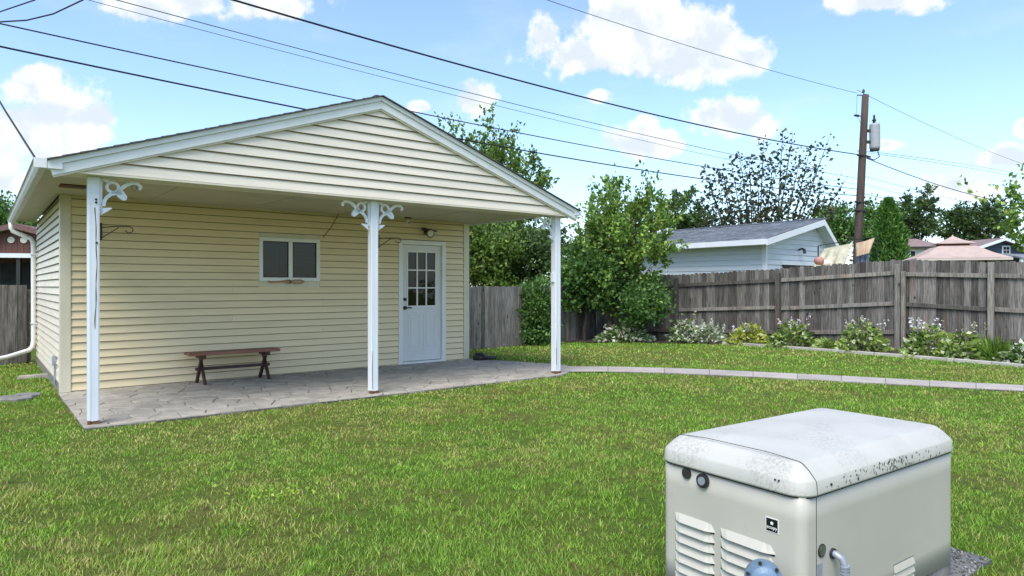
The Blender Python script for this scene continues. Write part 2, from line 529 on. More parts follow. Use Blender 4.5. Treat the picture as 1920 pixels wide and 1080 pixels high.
def quads_mesh(name, V, Fc, col, material, parent=None, tri=False, smooth=False):
    """fast mesh from numpy arrays, with a colour attribute"""
    me = bpy.data.meshes.new(name)
    k = Fc.shape[1]
    me.vertices.add(len(V)); me.vertices.foreach_set('co', V.astype(np.float32).ravel())
    me.loops.add(Fc.size); me.loops.foreach_set('vertex_index', Fc.astype(np.int32).ravel())
    me.polygons.add(len(Fc))
    me.polygons.foreach_set('loop_start', np.arange(0, Fc.size, k, dtype=np.int32))
    me.polygons.foreach_set('loop_total', np.full(len(Fc), k, dtype=np.int32))
    me.update(calc_edges=True)
    a = me.attributes.new('col', 'FLOAT_COLOR', 'POINT')
    c4 = np.ones((len(V), 4), np.float32); c4[:, :3] = col
    a.data.foreach_set('color', c4.ravel())
    me.materials.append(MATS[material])
    o = bpy.data.objects.new(name, me); COL.objects.link(o)
    if parent is not None: o.parent = parent
    return o


_rs = np.random.RandomState(7)
_G = _rs.rand(64, 64)


def vnoise(x, y):
    xi = np.floor(x).astype(int); yi = np.floor(y).astype(int)
    fx = x - xi; fy = y - yi
    fx = fx * fx * (3 - 2 * fx); fy = fy * fy * (3 - 2 * fy)
    g = lambda a, b: _G[a % 64, b % 64]
    return (g(xi, yi) * (1 - fx) + g(xi + 1, yi) * fx) * (1 - fy) + (g(xi, yi + 1) * (1 - fx) + g(xi + 1, yi + 1) * fx) * fy


def fbm(x, y, o=4):
    s = 0; a = 0.5; t = 0
    for i in range(o):
        s = s + a * vnoise(x * 2 ** i + 13.7 * i, y * 2 ** i + 5.1 * i); t += a; a *= 0.5
    return s / t


def inpoly(x, y, poly):
    r = np.zeros(x.shape, bool); n = len(poly)
    for i in range(n):
        x1, y1 = poly[i][:2]; x2, y2 = poly[(i + 1) % n][:2]
        c = ((y1 > y) != (y2 > y)) & (x < (x2 - x1) * (y - y1) / (y2 - y1 + 1e-12) + x1)
        r ^= c
    return r


# ------------------------------------------------------------------ frames
TH = 0.6727
GO = Vector((-5.6724, 8.438, 0))
C1, S1 = math.cos(TH), math.sin(TH)


def gw(x, y):      # garage-local to world
    return (GO.x + C1 * x - S1 * y, GO.y + S1 * x + C1 * y)


def wall_uv(u, v, yoff=0.0):   # photo pixel on the garage's front wall plane -> local x, z
    ox, oy = gw(0, yoff)
    k = (u - 960) / F
    x = (k * oy - ox) / (C1 - k * S1)
    d = oy + S1 * x
    return x, H - (v - Y0) / F * d


# ------------------------------------------------------------------ ground and paving
def ground():
    xs = np.unique(np.concatenate([np.linspace(-400, -30, 20), np.linspace(-30, 40, 90), np.linspace(40, 500, 20)]))
    ys = np.unique(np.concatenate([np.linspace(-60, 0, 12), np.linspace(0, 30, 110), np.linspace(30, 900, 40)]))
    X, Y = np.meshgrid(xs, ys)
    Z = np.vectorize(gh)(X, Y)
    rough = (fbm(X * 1.7, Y * 1.7) - 0.5) * 0.02 * ((Y < 25) & (Y > -2))
    V = np.stack([X, Y, Z - 0.012 + rough * 0.6], -1).reshape(-1, 3)
    n, m = X.shape
    i = np.arange(n * m).reshape(n, m)
    Fc = np.stack([i[:-1, :-1], i[:-1, 1:], i[1:, 1:], i[1:, :-1]], -1).reshape(-1, 4)
    o = quads_mesh('ground', V, Fc, np.array([0.1, 0.15, 0.03]), 'lawn_ground')
    tag(o, kind='structure')


ground()

# patio outline in garage-local coordinates
_p = [(u, v) for u, v in ((161, 795), (215, 801), (1022, 712))]
PATIO_Y = -2.66
PATIO = [(-0.04, -0.01), (-0.04, PATIO_Y), (6.12, PATIO_Y), (6.62, -2.35), (7.05, -1.72), (6.62, -0.75), (6.36, -0.01)]
PATIO_W = [gw(*p) for p in PATIO]
PATH_PX = [(1020, 689.5, 699), (1053, 689, 697.5), (1140, 689.5, 697.5), (1246, 692, 700), (1330, 695, 703.5), (1412, 699, 707.5), (1495, 703, 711.5),
           (1578, 707, 716), (1660, 711.5, 720.5), (1743, 716, 725), (1830, 720.5, 729.5), (1920, 725, 734), (2020, 730, 739.5), (2140, 736, 746)]
PATH_T = [on_ground(u, a) for u, a, b in PATH_PX]
PATH_B = [on_ground(u, b) for u, a, b in PATH_PX]


def clip_poly(poly, a, b, c):      # keep a*x+b*y<=c
    out = []
    for i in range(len(poly)):
        p, q = poly[i], poly[(i + 1) % len(poly)]
        dp = a * p[0] + b * p[1] - c; dq = a * q[0] + b * q[1] - c
        if dp <= 0: out.append(p)
        if (dp < 0 < dq) or (dq < 0 < dp):
            t = dp / (dp - dq)
            out.append((p[0] + t * (q[0] - p[0]), p[1] + t * (q[1] - p[1])))
    return out


def patio():
    rz = TH
    base = MB().prism([(x, y) for x, y in PATIO], -0.08, 0.006).build('patio', 'mortar')
    base.location = GO; base.rotation_euler = (0, 0, rz)
    tag(base, kind='structure')
    rnd = random.Random(11)
    cells = []
    sx, sy = 0.29, 0.235
    j = 0; y = PATIO_Y - 0.3
    while y < 0.4:
        x = -0.4 + (j % 2) * sx * 0.5
        while x < 7.6:
            cells.append((x + rnd.uniform(-.1, .1), y + rnd.uniform(-.085, .085)))
            x += sx * rnd.uniform(0.8, 1.25)
        y += sy; j += 1
    area = PATIO
    for i, (cx, cy) in enumerate(cells):
        poly = list(area)
        # convex-ish clip: cell polygon first
        cell = [(cx - 1, cy - 1), (cx + 1, cy - 1), (cx + 1, cy + 1), (cx - 1, cy + 1)]
        for k, (ox, oy) in enumerate(cells):
            if k == i: continue
            dx, dy = ox - cx, oy - cy
            dd = dx * dx + dy * dy
            if dd > 1.6: continue
            L = math.sqrt(dd)
            cell = clip_poly(cell, dx, dy, (ox * ox + oy * oy - cx * cx - cy * cy) / 2 - 0.0045 * L)
            if len(cell) < 3: break
        if len(cell) < 3: continue
        for k in range(len(area)):      # patio is convex, ccw or cw
            p, q = area[k], area[(k + 1) % len(area)]
            ex, ey = q[0] - p[0], q[1] - p[1]
            L = math.hypot(ex, ey)
            a, b = ey / L, -ex / L
            cell = clip_poly(cell, a, b, a * p[0] + b * p[1])
            if len(cell) < 3: break
        if len(cell) < 3: continue
        ar = 0.5 * abs(sum(cell[k][0] * cell[(k + 1) % len(cell)][1] - cell[(k + 1) % len(cell)][0] * cell[k][1] for k in range(len(cell))))
        if ar < 0.004: continue
        mx = sum(p[0] for p in cell) / len(cell); my = sum(p[1] for p in cell) / len(cell)
        zt = 0.020 + rnd.uniform(-0.003, 0.004)
        rings = []
        tx, ty = rnd.uniform(-.012, .012), rnd.uniform(-.012, .012)
        for s, z in ((1.0, -0.01), (1.0, zt - 0.006), (0.94, zt)):
            rings.append([(s * (p[0] - mx), s * (p[1] - my), z + tx * (p[0] - mx) + ty * (p[1] - my)) for p in cell])
        s = MB().rings(rings).build('paving_stone', 'stone', base)
        s.location = (mx, my, 0)
    return base


patio()


def path():
    root = MB()
    V = []
    n = len(PATH_T)
    for i in range(n - 1):
        a, b, c, d = PATH_B[i], PATH_B[i + 1], PATH_T[i + 1], PATH_T[i]
        root.hexa([(p.x, p.y, p.z - 0.08) for p in (a, b, c, d)] + [(p.x, p.y, p.z + 0.004) for p in (a, b, c, d)])
    base = root.build('path', 'mortar')
    tag(base, kind='structure')
    for i in range(n - 1):
        def q(p0, p1, t): return p0.lerp(p1, t)
        a, b = q(PATH_B[i], PATH_B[i + 1], 0.004), q(PATH_B[i], PATH_B[i + 1], 0.996)
        d, c = q(PATH_T[i], PATH_T[i + 1], 0.004), q(PATH_T[i], PATH_T[i + 1], 0.996)
        MB().hexa([(p.x, p.y, p.z - 0.02) for p in (a, b, c, d)] + [(p.x, p.y, p.z + 0.022) for p in (a, b, c, d)]).build('concrete_slab', 'concrete', base, bevel=0.006)


path()

BED_PX = [(1048, 641), (1100, 642), (1165, 642.5), (1230, 643), (1300, 644), (1355, 645), (1400, 647), (1480, 653), (1560, 659), (1640, 665), (1700, 669), (1790, 677), (1860, 682.5), (1920, 688), (1990, 694), (2080, 702)]
BED = [on_ground(u, v) for u, v in BED_PX]

# right fence: straight line parallel to the garage's side, found from its rails
FP, FD = Vector((8.25, 14.26, 0)), Vector((-0.690, 0.724, 0)).normalized()


def fence_s(u):
    k = (u - 960) / F
    return (k * FP.y - FP.x) / (FD.x - k * FD.y)


FTOP = [(-9.0, 1.70), (-3.6, 1.76), (fence_s(1860), 1.84), (0.0, 1.925), (fence_s(1463), 1.785), (fence_s(1272), 1.672), (9.0, 1.60)]


def fence_top(s):
    for (a, za), (b, zb) in zip(FTOP, FTOP[1:]):
        if s <= b: return za + (zb - za) * (s - a) / (b - a)
    return FTOP[-1][1]


def bed():
    mb = MB(); V = []
    far = []
    for p in BED:
        # foot of the perpendicular on the fence line
        s = max(-6.5, min(8.2, (p - FP).dot(FD)))
        q = FP + FD * s
        far.append(q)
    for i in range(len(BED) - 1):
        a, b, c, d = BED[i], BED[i + 1], far[i + 1], far[i]
        for t0 in range(3):
            pts = [a.lerp(d, t0 / 3), b.lerp(c, t0 / 3), b.lerp(c, (t0 + 1) / 3), a.lerp(d, (t0 + 1) / 3)]
            lift = [0.01 + 0.03 * math.sin(math.pi * min(1, t0 / 3)), 0.01 + 0.03 * math.sin(math.pi * min(1, (t0 + 1) / 3))]
            mb.add([(pts[0].x, pts[0].y, gh(0, pts[0].y) + lift[0]), (pts[1].x, pts[1].y, gh(0, pts[1].y) + lift[0]),
                    (pts[2].x, pts[2].y, gh(0, pts[2].y) + lift[1]), (pts[3].x, pts[3].y, gh(0, pts[3].y) + lift[1])], [(0, 1, 2, 3)])
    o = mb.build('garden_bed', 'mulch')
    tag(o, kind='structure')
    # concrete edging blocks
    e = thing('bed_edging', 'pale concrete edging strip between the lawn and the flower bed', 'edging', BED[5])
    for i in range(5, len(BED) - 1):
        a, b = BED[i], BED[i + 1]
        L = (b - a).length; n = max(1, round(L / 0.6))
        for k in range(n):
            p = a.lerp(b, k / n); q = a.lerp(b, (k + 0.985) / n)
            m = MB().bar((p.x - e.location.x, p.y - e.location.y, gh(0, p.y) - e.location.z + 0.005), (q.x - e.location.x, q.y - e.location.y, gh(0, q.y) - e.location.z + 0.005), 0.075, 0.085)
            m.build('edging_block', 'curb', e, bevel=0.012)
    return far


BED_FAR = bed()

# generator pad corners (local frame of the generator)
GEN_O = Vector((1.05, 2.40, 0)); GEN_A = R(35.4); GEN_L, GEN_W = 1.275, 0.695


def genw(x, y):
    return (GEN_O.x + math.cos(GEN_A) * x - math.sin(GEN_A) * y, GEN_O.y + math.sin(GEN_A) * x + math.cos(GEN_A) * y)


PAD = [(-0.12, -0.10), (GEN_L + 0.34, -0.02), (GEN_L + 0.34, GEN_W + 0.22), (-0.12, GEN_W + 0.06)]
PAD_W = [genw(*p) for p in PAD]


# ------------------------------------------------------------------ lawn blades
def lawn():
    rs = np.random.RandomState(3)
    bands = [(1.5, 3.6, 10500, 0.023, 0.0034), (3.6, 5.6, 6600, 0.023, 0.0046), (5.6, 8.0, 3600, 0.024, 0.0064), (8.0, 11.5, 1800, 0.025, 0.0100), (11.5, 21.0, 560, 0.028, 0.018)]
    path_poly = [(p.x, p.y) for p in PATH_B] + [(p.x, p.y) for p in PATH_T[::-1]]
    bed_poly = [(p.x, p.y) for p in BED] + [(p.x, p.y) for p in [Vector((10, 30, 0)), Vector((-3, 30, 0))]]
    bed_poly = [(p.x, p.y) for p in BED] + [(30, 10), (30, 40), (-2, 40), (1.2, 19.0)]
    gar = [gw(-0.02, -0.1), gw(6.3, -0.1), gw(6.3, 5.7), gw(-0.02, 5.7)]
    allV = []; allF = []; allC = []; nb = 0
    for (d0, d1, dens, hgt, wid) in bands:
        x0, x1 = -0.80 * d1 - 0.9, 0.80 * d1 + 0.9
        n = int((x1 - x0) * (d1 - d0) * dens)
        x = rs.uniform(x0, x1, n); y = rs.uniform(d0, d1, n)
        keep = np.abs(x) < 0.80 * y + 0.9
        # clumps and thin spots
        f = fbm(x * 9.0, y * 9.0, 3)
        thin = fbm(x * 3.2 + 40, y * 3.2 + 9, 4)
        keep &= rs.rand(n) < np.clip(0.45 + (f - 0.35) * 2.2, 0.15, 1) * np.clip(1.0 - np.clip((thin - 0.65) * 14, 0, 0.8), 0, 1)
        for poly in (PATIO_W, path_poly, bed_poly, gar, PAD_W):
            keep &= ~inpoly(x + rs.normal(0, .028, n), y + rs.normal(0, .028, n), poly)
        # back lawn ends at the back fence
        keep &= ~((y > 14.4) & ((x - BF0.x) * (BF1.y - BF0.y) - (y - BF0.y) * (BF1.x - BF0.x) < 0))
        keep &= ~((x < LF0.x + 3.2) & ((x - LF0.x) * (LF1.y - LF0.y) - (y - LF0.y) * (LF1.x - LF0.x) > 0) & (y > 8.5) & (x < -5.5))
        x, y = x[keep], y[keep]; n = len(x)
        z = -0.03 * np.minimum(np.where(y > 14, (y - 14) ** 2 / (y - 14 + 0.6), 0), 9) - 0.014
        tall = fbm(x * 0.9 + 3, y * 0.9 + 7, 3)
        h = hgt * rs.uniform(0.55, 1.35, n) * (0.75 + 0.6 * tall)
        tuft = (fbm(x * 2.3 + 77, y * 2.3 + 31, 3) > 0.68) & (y < 5.5)
        h = np.where(tuft, h * 1.5, h)
        ang = rs.uniform(0, 2 * np.pi, n)
        flow = fbm(x * 0.7 + 21, y * 0.7 + 2, 2) * 6.28 * 2
        la = np.where(rs.rand(n) < 0.22, flow + rs.normal(0, 0.7, n), rs.uniform(0, 6.28, n))
        lean = rs.uniform(0.25, 1.15, n) * h
        w = wid * rs.uniform(0.6, 1.3, n)
        cx, cy = np.cos(ang) * w / 2, np.sin(ang) * w / 2
        lx, ly = np.cos(la) * lean, np.sin(la) * lean
        V = np.zeros((n, 5, 3))
        V[:, 0] = np.stack([x - cx, y - cy, z], -1); V[:, 1] = np.stack([x + cx, y + cy, z], -1)
        V[:, 2] = np.stack([x + cx * .8 + lx * .35, y + cy * .8 + ly * .35, z + h * .62], -1)
        V[:, 3] = np.stack([x - cx * .8 + lx * .35, y - cy * .8 + ly * .35, z + h * .62], -1)
        V[:, 4] = np.stack([x + lx, y + ly, z + h], -1)
        b = nb + np.arange(n)[:, None] * 5
        Fc = np.concatenate([b + np.array([[0, 1, 2]]), b + np.array([[0, 2, 3]]), b + np.array([[3, 2, 4]])], 0)
        nb += n * 5
        # colour: lush green, yellow-green, straw; in patches
        dry = fbm(x * 0.55 + 5, y * 0.75 + 50, 4) * 0.6 + fbm(x * 4.3, y * 4.3 + 17, 3) * 0.5
        dry = np.clip((dry - 0.47) * 4.0, 0, 1)
        shady = np.clip((-x - 1.5) / 3.0, 0, 1) * 0.15
        lush = np.array([0.245, 0.405, 0.055]); yel = np.array([0.40, 0.425, 0.09]); straw = np.array([0.50, 0.41, 0.19]); deep = np.array([0.15, 0.305, 0.042])
        t = rs.rand(n)
        c = lush * (1 - dry[:, None] * 0.75) + yel * dry[:, None] * 0.75
        c = np.where((t < 0.04 + 0.31 * dry)[:, None], straw * rs.uniform(.7, 1.1, n)[:, None], c)
        c = np.where((t > 0.80 + 0.1 * dry)[:, None], deep, c)
        c = c * np.clip(rs.normal(1.02, 0.24, n), 0.4, 1.7)[:, None]
        allV.append(V.reshape(-1, 3)); allF.append(Fc); allC.append(np.repeat(c, 5, 0))
    o = quads_mesh('lawn_grass', np.concatenate(allV), np.concatenate(allF), np.concatenate(allC), 'grass_blade')
    tag(o, 'short patchy green lawn with straw coloured dry spots', 'grass', kind='stuff')


# the two low side fences (world coordinates)
BF0, BF1 = Vector((-1.35, 13.75, 0)), Vector((3.1, 19.75, 0))
LF0 = Vector((*gw(-0.04, 4.50), 0)); LF1 = Vector((*gw(-6.5, 4.35), 0))
lawn()


# ------------------------------------------------------------------ the garage with its porch
GW, GD, PD = 6.20, 4.6, 2.4985       # width, depth of the building, porch depth to the post centres
BEAM = 2.444; CEIL = 2.515
EL, ER, PKX, PKZ, EZ = -0.335, 6.43, 3.05, 3.700, 2.52
RY = -2.66                            # front plane of the gable


def garage():
    g = thing('garage', 'pale yellow lap sided garage with white posted porch and front gable', 'garage', GO, TH)
    # openings on the front wall
    wx0, wx1, wz0, wz1 = 2.435, 3.375, 1.435, 2.09
    dx0, dx1, dz1 = 4.77, 5.715, 2.150
    # structural wall behind the siding
    MB().box(0.03, wx0, 0.0, 0.12, 0.02, CEIL).box(wx0, wx1, 0.0, 0.12, 0.02, wz0).box(wx0, wx1, 0.0, 0.12, wz1, CEIL) \
        .box(wx1, dx0, 0.0, 0.12, 0.02, CEIL).box(dx0, dx1, 0.0, 0.12, dz1, CEIL).box(dx1, GW - 0.03, 0.0, 0.12, 0.02, CEIL).build('wall', 'trim_cream', g)
    wl = MB().box(0.0, 0.12, 0.12, GD, 0.10, CEIL).build('wall', 'trim_cream', g)
    MB().box(GW - 0.12, GW, 0.12, GD, 0.05, CEIL).build('wall', 'trim_cream', g)
    MB().box(0.12, GW - 0.12, GD - 0.12, GD, 0.05, CEIL).build('wall', 'trim_cream', g)
    MB().box(-0.02, GW + 0.02, 0.02, GD + 0.02, -0.15, 0.10).build('footing', 'footing', g)
    MB().box(0.13, GW - 0.13, 0.13, GD - 0.13, 0.02, 0.04).build('floor', 'footing', g)
    rnd = random.Random(5)
    # siding courses
    ch = 0.1016
    fs = MB().box(0.09, GW - 0.09, -0.0155, -0.0135, 0.012, 0.03).build('siding', 'siding_yellow', g)   # starter strip that carries the courses
    n = int((CEIL - 0.02) / ch) + 1

    def plank(x0, x1, z0, z1, parent, m, front=-1, lip=0.024, axis='x', off=0.0):
        b = MB()
        jit = rnd.uniform(-0.0015, 0.0015)
        prof = [(0.0, z0 + 0.002), (-lip + 0.008, z0 + 0.002), (-lip + 0.006, z0 + 0.011), (-lip, z0 + 0.0112), (-lip * 0.62, z0 + (z1 - z0) * 0.5), (-0.004, z1 + 0.006), (0.0, z1 + 0.006)]
        r0 = []; r1 = []
        for (y, z) in prof:
            if axis == 'x':
                r0.append((x0, y + off, z + jit)); r1.append((x1, y + off, z + jit))
            else:
                r0.append((y + off, x0, z + jit)); r1.append((y + off, x1, z + jit))
        o = b.rings([r0, r1]).build('siding_plank', m, parent)
        o.data.materials.append(MATS['siding_shadow_line'])      # butt edge coloured dark to draw the shadow line of the lap
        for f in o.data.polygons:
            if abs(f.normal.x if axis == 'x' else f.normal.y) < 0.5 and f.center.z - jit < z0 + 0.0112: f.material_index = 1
        return o

    for i in range(n):
        z0 = 0.022 + i * ch; z1 = min(z0 + ch, CEIL - 0.008)
        if z1 - z0 < 0.03: continue
        segs = [(0.095, GW - 0.095)]

        def cutout(segs, a, b):
            out = []
            for s, e in segs:
                if b <= s or a >= e: out.append((s, e)); continue
                if a - s > 0.02: out.append((s, a))
                if e - b > 0.02: out.append((b, e))
            return out
        if z0 < dz1 + 0.0: segs = cutout(segs, dx0, dx1)
        if z1 > wz0 and z0 < wz1: segs = cutout(segs, wx0, wx1)
        for s, e in segs:
            # vinyl panels meet in the long runs, seam on alternating courses
            if e - s > 3.2 and i % 2 == 0 and not (z1 > wz0 and z0 < wz1):
                m = s + (e - s) * (0.42 if i % 4 == 0 else 0.71)
                plank(s, m - 0.0008, z0, z1, fs, 'siding_yellow'); plank(m + 0.0008, e, z0, z1, fs, 'siding_yellow')
            else:
                plank(s, e, z0, z1, fs, 'siding_yellow')
    ss = MB().box(-0.0155, -0.0135, 0.09, GD - 0.09, 0.112, 0.13).build('siding', 'siding_yellow', g)
    for i in range(1, n):
        z0 = 0.022 + i * ch; z1 = min(z0 + ch, CEIL - 0.008)
        if z1 - z0 < 0.03: continue
        plank(0.095, GD - 0.095, z0, z1, ss, 'siding_cream', axis='y')
    # corner boards
    for (cx, sx) in ((0.0, 1), (GW, -1)):
        MB().box(min(cx - sx * 0.026, cx + sx * 0.092), max(cx - sx * 0.026, cx + sx * 0.092), -0.028, -0.001, 0.012, CEIL - 0.002) \
            .build('corner_board', 'trim_cream', g, bevel=0.004)
        MB().box(min(cx - sx * 0.0262, cx - sx * 0.001), max(cx - sx * 0.0262, cx - sx * 0.001), 0.0, 0.092, 0.012, CEIL - 0.002) \
            .build('corner_board', 'trim_cream', g, bevel=0.004)
    # porch ceiling and side soffits
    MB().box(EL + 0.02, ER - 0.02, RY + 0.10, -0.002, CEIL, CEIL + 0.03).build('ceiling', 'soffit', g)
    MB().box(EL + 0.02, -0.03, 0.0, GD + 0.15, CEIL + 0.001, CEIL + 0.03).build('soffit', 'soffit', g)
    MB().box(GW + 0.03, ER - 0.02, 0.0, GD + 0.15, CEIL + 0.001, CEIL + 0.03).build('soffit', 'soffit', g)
    # ceiling seams
    for k in range(1, 5):
        x = EL + k * (ER - EL) / 5
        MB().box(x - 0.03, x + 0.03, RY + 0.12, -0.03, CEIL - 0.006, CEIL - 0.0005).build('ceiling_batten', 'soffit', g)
    # gable: beam backing, courses of siding
    def xl(z): return EL + 0.14 + (z - EZ + 0.055) * (PKX - EL) / (PKZ - EZ)
    def xr(z): return ER - 0.14 - (z - EZ + 0.055) * (ER - PKX) / (PKZ - EZ)
    gb = MB().add([(-0.22, RY + 0.02, BEAM), (ER - 0.16, RY + 0.02, BEAM), (PKX, RY + 0.02, PKZ - 0.16), (-0.22, RY + 0.30, BEAM), (ER - 0.16, RY + 0.30, BEAM), (PKX, RY + 0.30, PKZ - 0.16)],
                  [(0, 1, 2), (5, 4, 3), (0, 3, 4, 1), (1, 4, 5, 2), (2, 5, 3, 0)]).build('gable_wall', 'soffit', g)
    gs = MB().box(-0.2, ER - 0.2, RY + 0.012, RY + 0.0195, BEAM + 0.0, BEAM + 0.02).build('gable_siding', 'siding_cream', g)
    gc = 0.1115
    for i in range(12):
        z0 = BEAM - 0.012 + i * gc; z1 = z0 + gc
        a0, b0, a1, b1 = xl(z0), xr(z0), xl(z1), xr(z1)
        if a0 >= b0 - 0.05: break
        if i == 0: a0 = max(a0, EL + 0.05); b0 = min(b0, ER - 0.05)
        if a1 >= b1: a1 = b1 = (a0 + b0) / 2
        lip = 0.024
        q = [(a0, -lip, z0 + 0.004), (b0, -lip, z0 + 0.004), (b1, -0.004, z1 + 0.004), (a1, -0.004, z1 + 0.004),
             (a0, 0, z0 + 0.004), (b0, 0, z0 + 0.004), (b1, 0, z1 + 0.004), (a1, 0, z1 + 0.004)]
        q = [(x, y + RY + 0.02, z) for x, y, z in q]
        ed = 0.011; k = (a1 - a0) / gc; k2 = (b1 - b0) / gc
        pr = [(0.0, -0.001), (-lip + 0.012, -0.001), (-lip + 0.009, ed - 0.0006), (-lip, ed), (-0.004, gc), (0.0, gc)]
        op = MB().rings([[(a0 + k * dz_, RY + 0.02 + dy_, z0 + 0.004 + dz_) for dy_, dz_ in pr], [(b0 + k2 * dz_, RY + 0.02 + dy_, z0 + 0.004 + dz_) for dy_, dz_ in pr]]).build('siding_plank', 'siding_cream', gs)
        op.data.materials.append(MATS['siding_shadow_line'])  # dark bottom strip paints the lap shadow on the gable courses
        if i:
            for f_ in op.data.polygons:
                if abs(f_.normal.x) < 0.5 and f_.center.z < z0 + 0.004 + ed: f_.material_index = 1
    # beam bottom trim
    MB().box(EL + 0.06, ER - 0.08, RY - 0.012, RY + 0.30, BEAM - 0.022, BEAM - 0.002).build('beam_trim', 'trim_cream', g)
    # roof: deck, shingle courses, rake boards
    sl = math.atan2(PKZ - EZ, PKX - EL); sr = math.atan2(PKZ - EZ, ER - PKX)
    YB, YF = GD + 0.2, RY - 0.09
    roof = MB().hexa([(EL, YF, EZ - 0.01), (PKX, YF, PKZ - 0.01), (PKX, YB, PKZ - 0.01), (EL, YB, EZ - 0.01),
                      (EL, YF, EZ - 0.002), (PKX, YF, PKZ - 0.002), (PKX, YB, PKZ - 0.002), (EL, YB, EZ - 0.002)]) \
        .hexa([(PKX, YF, PKZ - 0.01), (ER, YF, EZ - 0.01), (ER, YB, EZ - 0.01), (PKX, YB, PKZ - 0.01),
               (PKX, YF, PKZ - 0.002), (ER, YF, EZ - 0.002), (ER, YB, EZ - 0.002), (PKX, YB, PKZ - 0.002)]).build('roof', 'shingle', g)
    for side in (0, 1):
        xe = EL if side == 0 else ER
        L = math.hypot(PKX - xe, PKZ - EZ); nc = int(L / 0.145)
        for k in range(nc + 1):
            t0 = max(0, (k * 0.145 - 0.02) / L); t1 = min(1.0, (k * 0.145 + 0.15) / L)
            x0, z0 = xe + (PKX - xe) * t0, EZ + (PKZ - EZ) * t0
            x1, z1 = xe + (PKX - xe) * t1, EZ + (PKZ - EZ) * t1
            yf = YF + 0.035 + rnd.uniform(-0.006, 0.006)
            MB().hexa([(x0, yf, z0 - 0.001), (x1, yf, z1 - 0.001), (x1, YB + 0.02, z1 - 0.001), (x0, YB + 0.02, z0 - 0.001),
                       (x0, yf, z0 + 0.010), (x1, yf, z1 + 0.003), (x1, YB + 0.02, z1 + 0.003), (x0, YB + 0.02, z0 + 0.010)]).build('shingle_course', 'shingle', roof)
    # ridge cap
    MB().bar((PKX, YF + 0.06, PKZ - 0.004), (PKX, YB, PKZ - 0.004), 0.14, 0.016).build('ridge_cap', 'shingle', roof)
    # rake fascia: two stepped white boards on each slope
    for (xa, za, xb, zb) in ((EL, EZ, PKX, PKZ), (ER, EZ, PKX, PKZ)):
        d = Vector((xb - xa, 0, zb - za)); dn = d.normalized()
        nrm = Vector((-dn.z, 0, dn.x)) if dn.x > 0 else Vector((dn.z, 0, -dn.x))
        for (o0, o1, y0, y1, nm) in ((-0.062, -0.010, -0.055, 0.03, 'white_trim'), (-0.150, -0.0625, -0.035, 0.03, 'white_trim')):
            a = Vector((xa, 0, za)); b = Vector((xb, 0, zb))
            s = -1 if dn.x > 0 else 1
            def off(p, k):
                q = p + nrm * k
                return q
            pa0, pa1, pb0, pb1 = off(a, o0), off(a, o1), off(b, o0), off(b, o1)
            # plumb cut at the peak
            pb0 = Vector((xb, 0, zb + o0 / dn.dot(Vector((1 if dn.x > 0 else -1, 0, 0)))))
            pb1 = Vector((xb, 0, zb + o1 / dn.dot(Vector((1 if dn.x > 0 else -1, 0, 0)))))
            MB().hexa([(pa0.x, RY + y0, pa0.z), (pb0.x, RY + y0, pb0.z), (pb0.x, RY + y1, pb0.z), (pa0.x, RY + y1, pa0.z),
                       (pa1.x, RY + y0, pa1.z), (pb1.x, RY + y0, pb1.z), (pb1.x, RY + y1, pb1.z), (pa1.x, RY + y1, pa1.z)]).build('rake_board', nm, g, bevel=0.004)
        # J-channel under the rake
        a = Vector((xa, 0, za)) + nrm * -0.158; b = Vector((xb, 0, zb - 0.168))
        MB().bar((a.x, RY - 0.008, a.z), (b.x, RY - 0.008, b.z), 0.03, 0.018).build('rake_channel', 'trim_cream', g)
    # eave boxes, fascia and gutter
    for xe, s in ((EL, -1), (ER, 1)):
        MB().box(min(xe, xe - s * 0.02), max(xe, xe - s * 0.02), RY - 0.03, YB, CEIL - 0.02, EZ + 0.0).build('fascia', 'white_trim', g)
    gut = MB()
    prof = [(0, 0), (0, -0.085), (-0.055, -0.085), (-0.075, -0.05), (-0.085, -0.01), (-0.10, 0.0), (-0.095, 0.004), (-0.08, -0.004), (-0.068, -0.05), (-0.05, -0.079), (-0.006, -0.079), (-0.006, 0.0)]
    gut.rings([[(EL - 0.001 + px, y, EZ + 0.002 + pz) for px, pz in prof] for y in (RY - 0.06, YB)])
    gut.build('gutter', 'fascia_grey', g)
    MB().prism([(EL - 0.10, RY - 0.064), (EL - 0.001, RY - 0.064), (EL - 0.001, RY - 0.0605), (EL - 0.10, RY - 0.0605)], EZ - 0.083, EZ + 0.004).build('gutter_end_cap', 'white_trim', g)
    # return box at the foot of each rake
    MB().box(EL - 0.0, EL + 0.12, RY - 0.058, RY + 0.025, EZ - 0.085, EZ - 0.012).build('eave_return', 'white_trim', g, bevel=0.004)
    MB().box(ER - 0.10, ER + 0.02, RY - 0.058, RY + 0.025, EZ - 0.075, EZ - 0.02).build('eave_return', 'white_trim', g, bevel=0.004)
    # downspout on the side wall with its elbow to the left
    yd = GD - 0.33
    ds = MB()
    ds.tube([(EL - 0.05, yd, EZ - 0.07), (EL - 0.05, yd, EZ - 0.16), (EL - 0.03, yd, EZ - 0.21), (-0.11, yd, EZ - 0.33), (-0.075, yd, EZ - 0.40), (-0.07, yd, EZ - 0.5),
             (-0.07, yd, 0.40), (-0.085, yd - 0.01, 0.30), (-0.14, yd - 0.04, 0.24), (-0.45, yd - 0.25, 0.16), (-1.25, yd - 0.75, 0.06), (-2.4, yd - 1.5, 0.045)], 0.038, 10)
    dso = ds.build('downspout', 'white_trim', g, smooth=True)
    for z in (1.9, 0.7):
        MB().box(-0.115, -0.016, yd - 0.045, yd + 0.045, z, z + 0.02).build('strap', 'white_trim', dso)
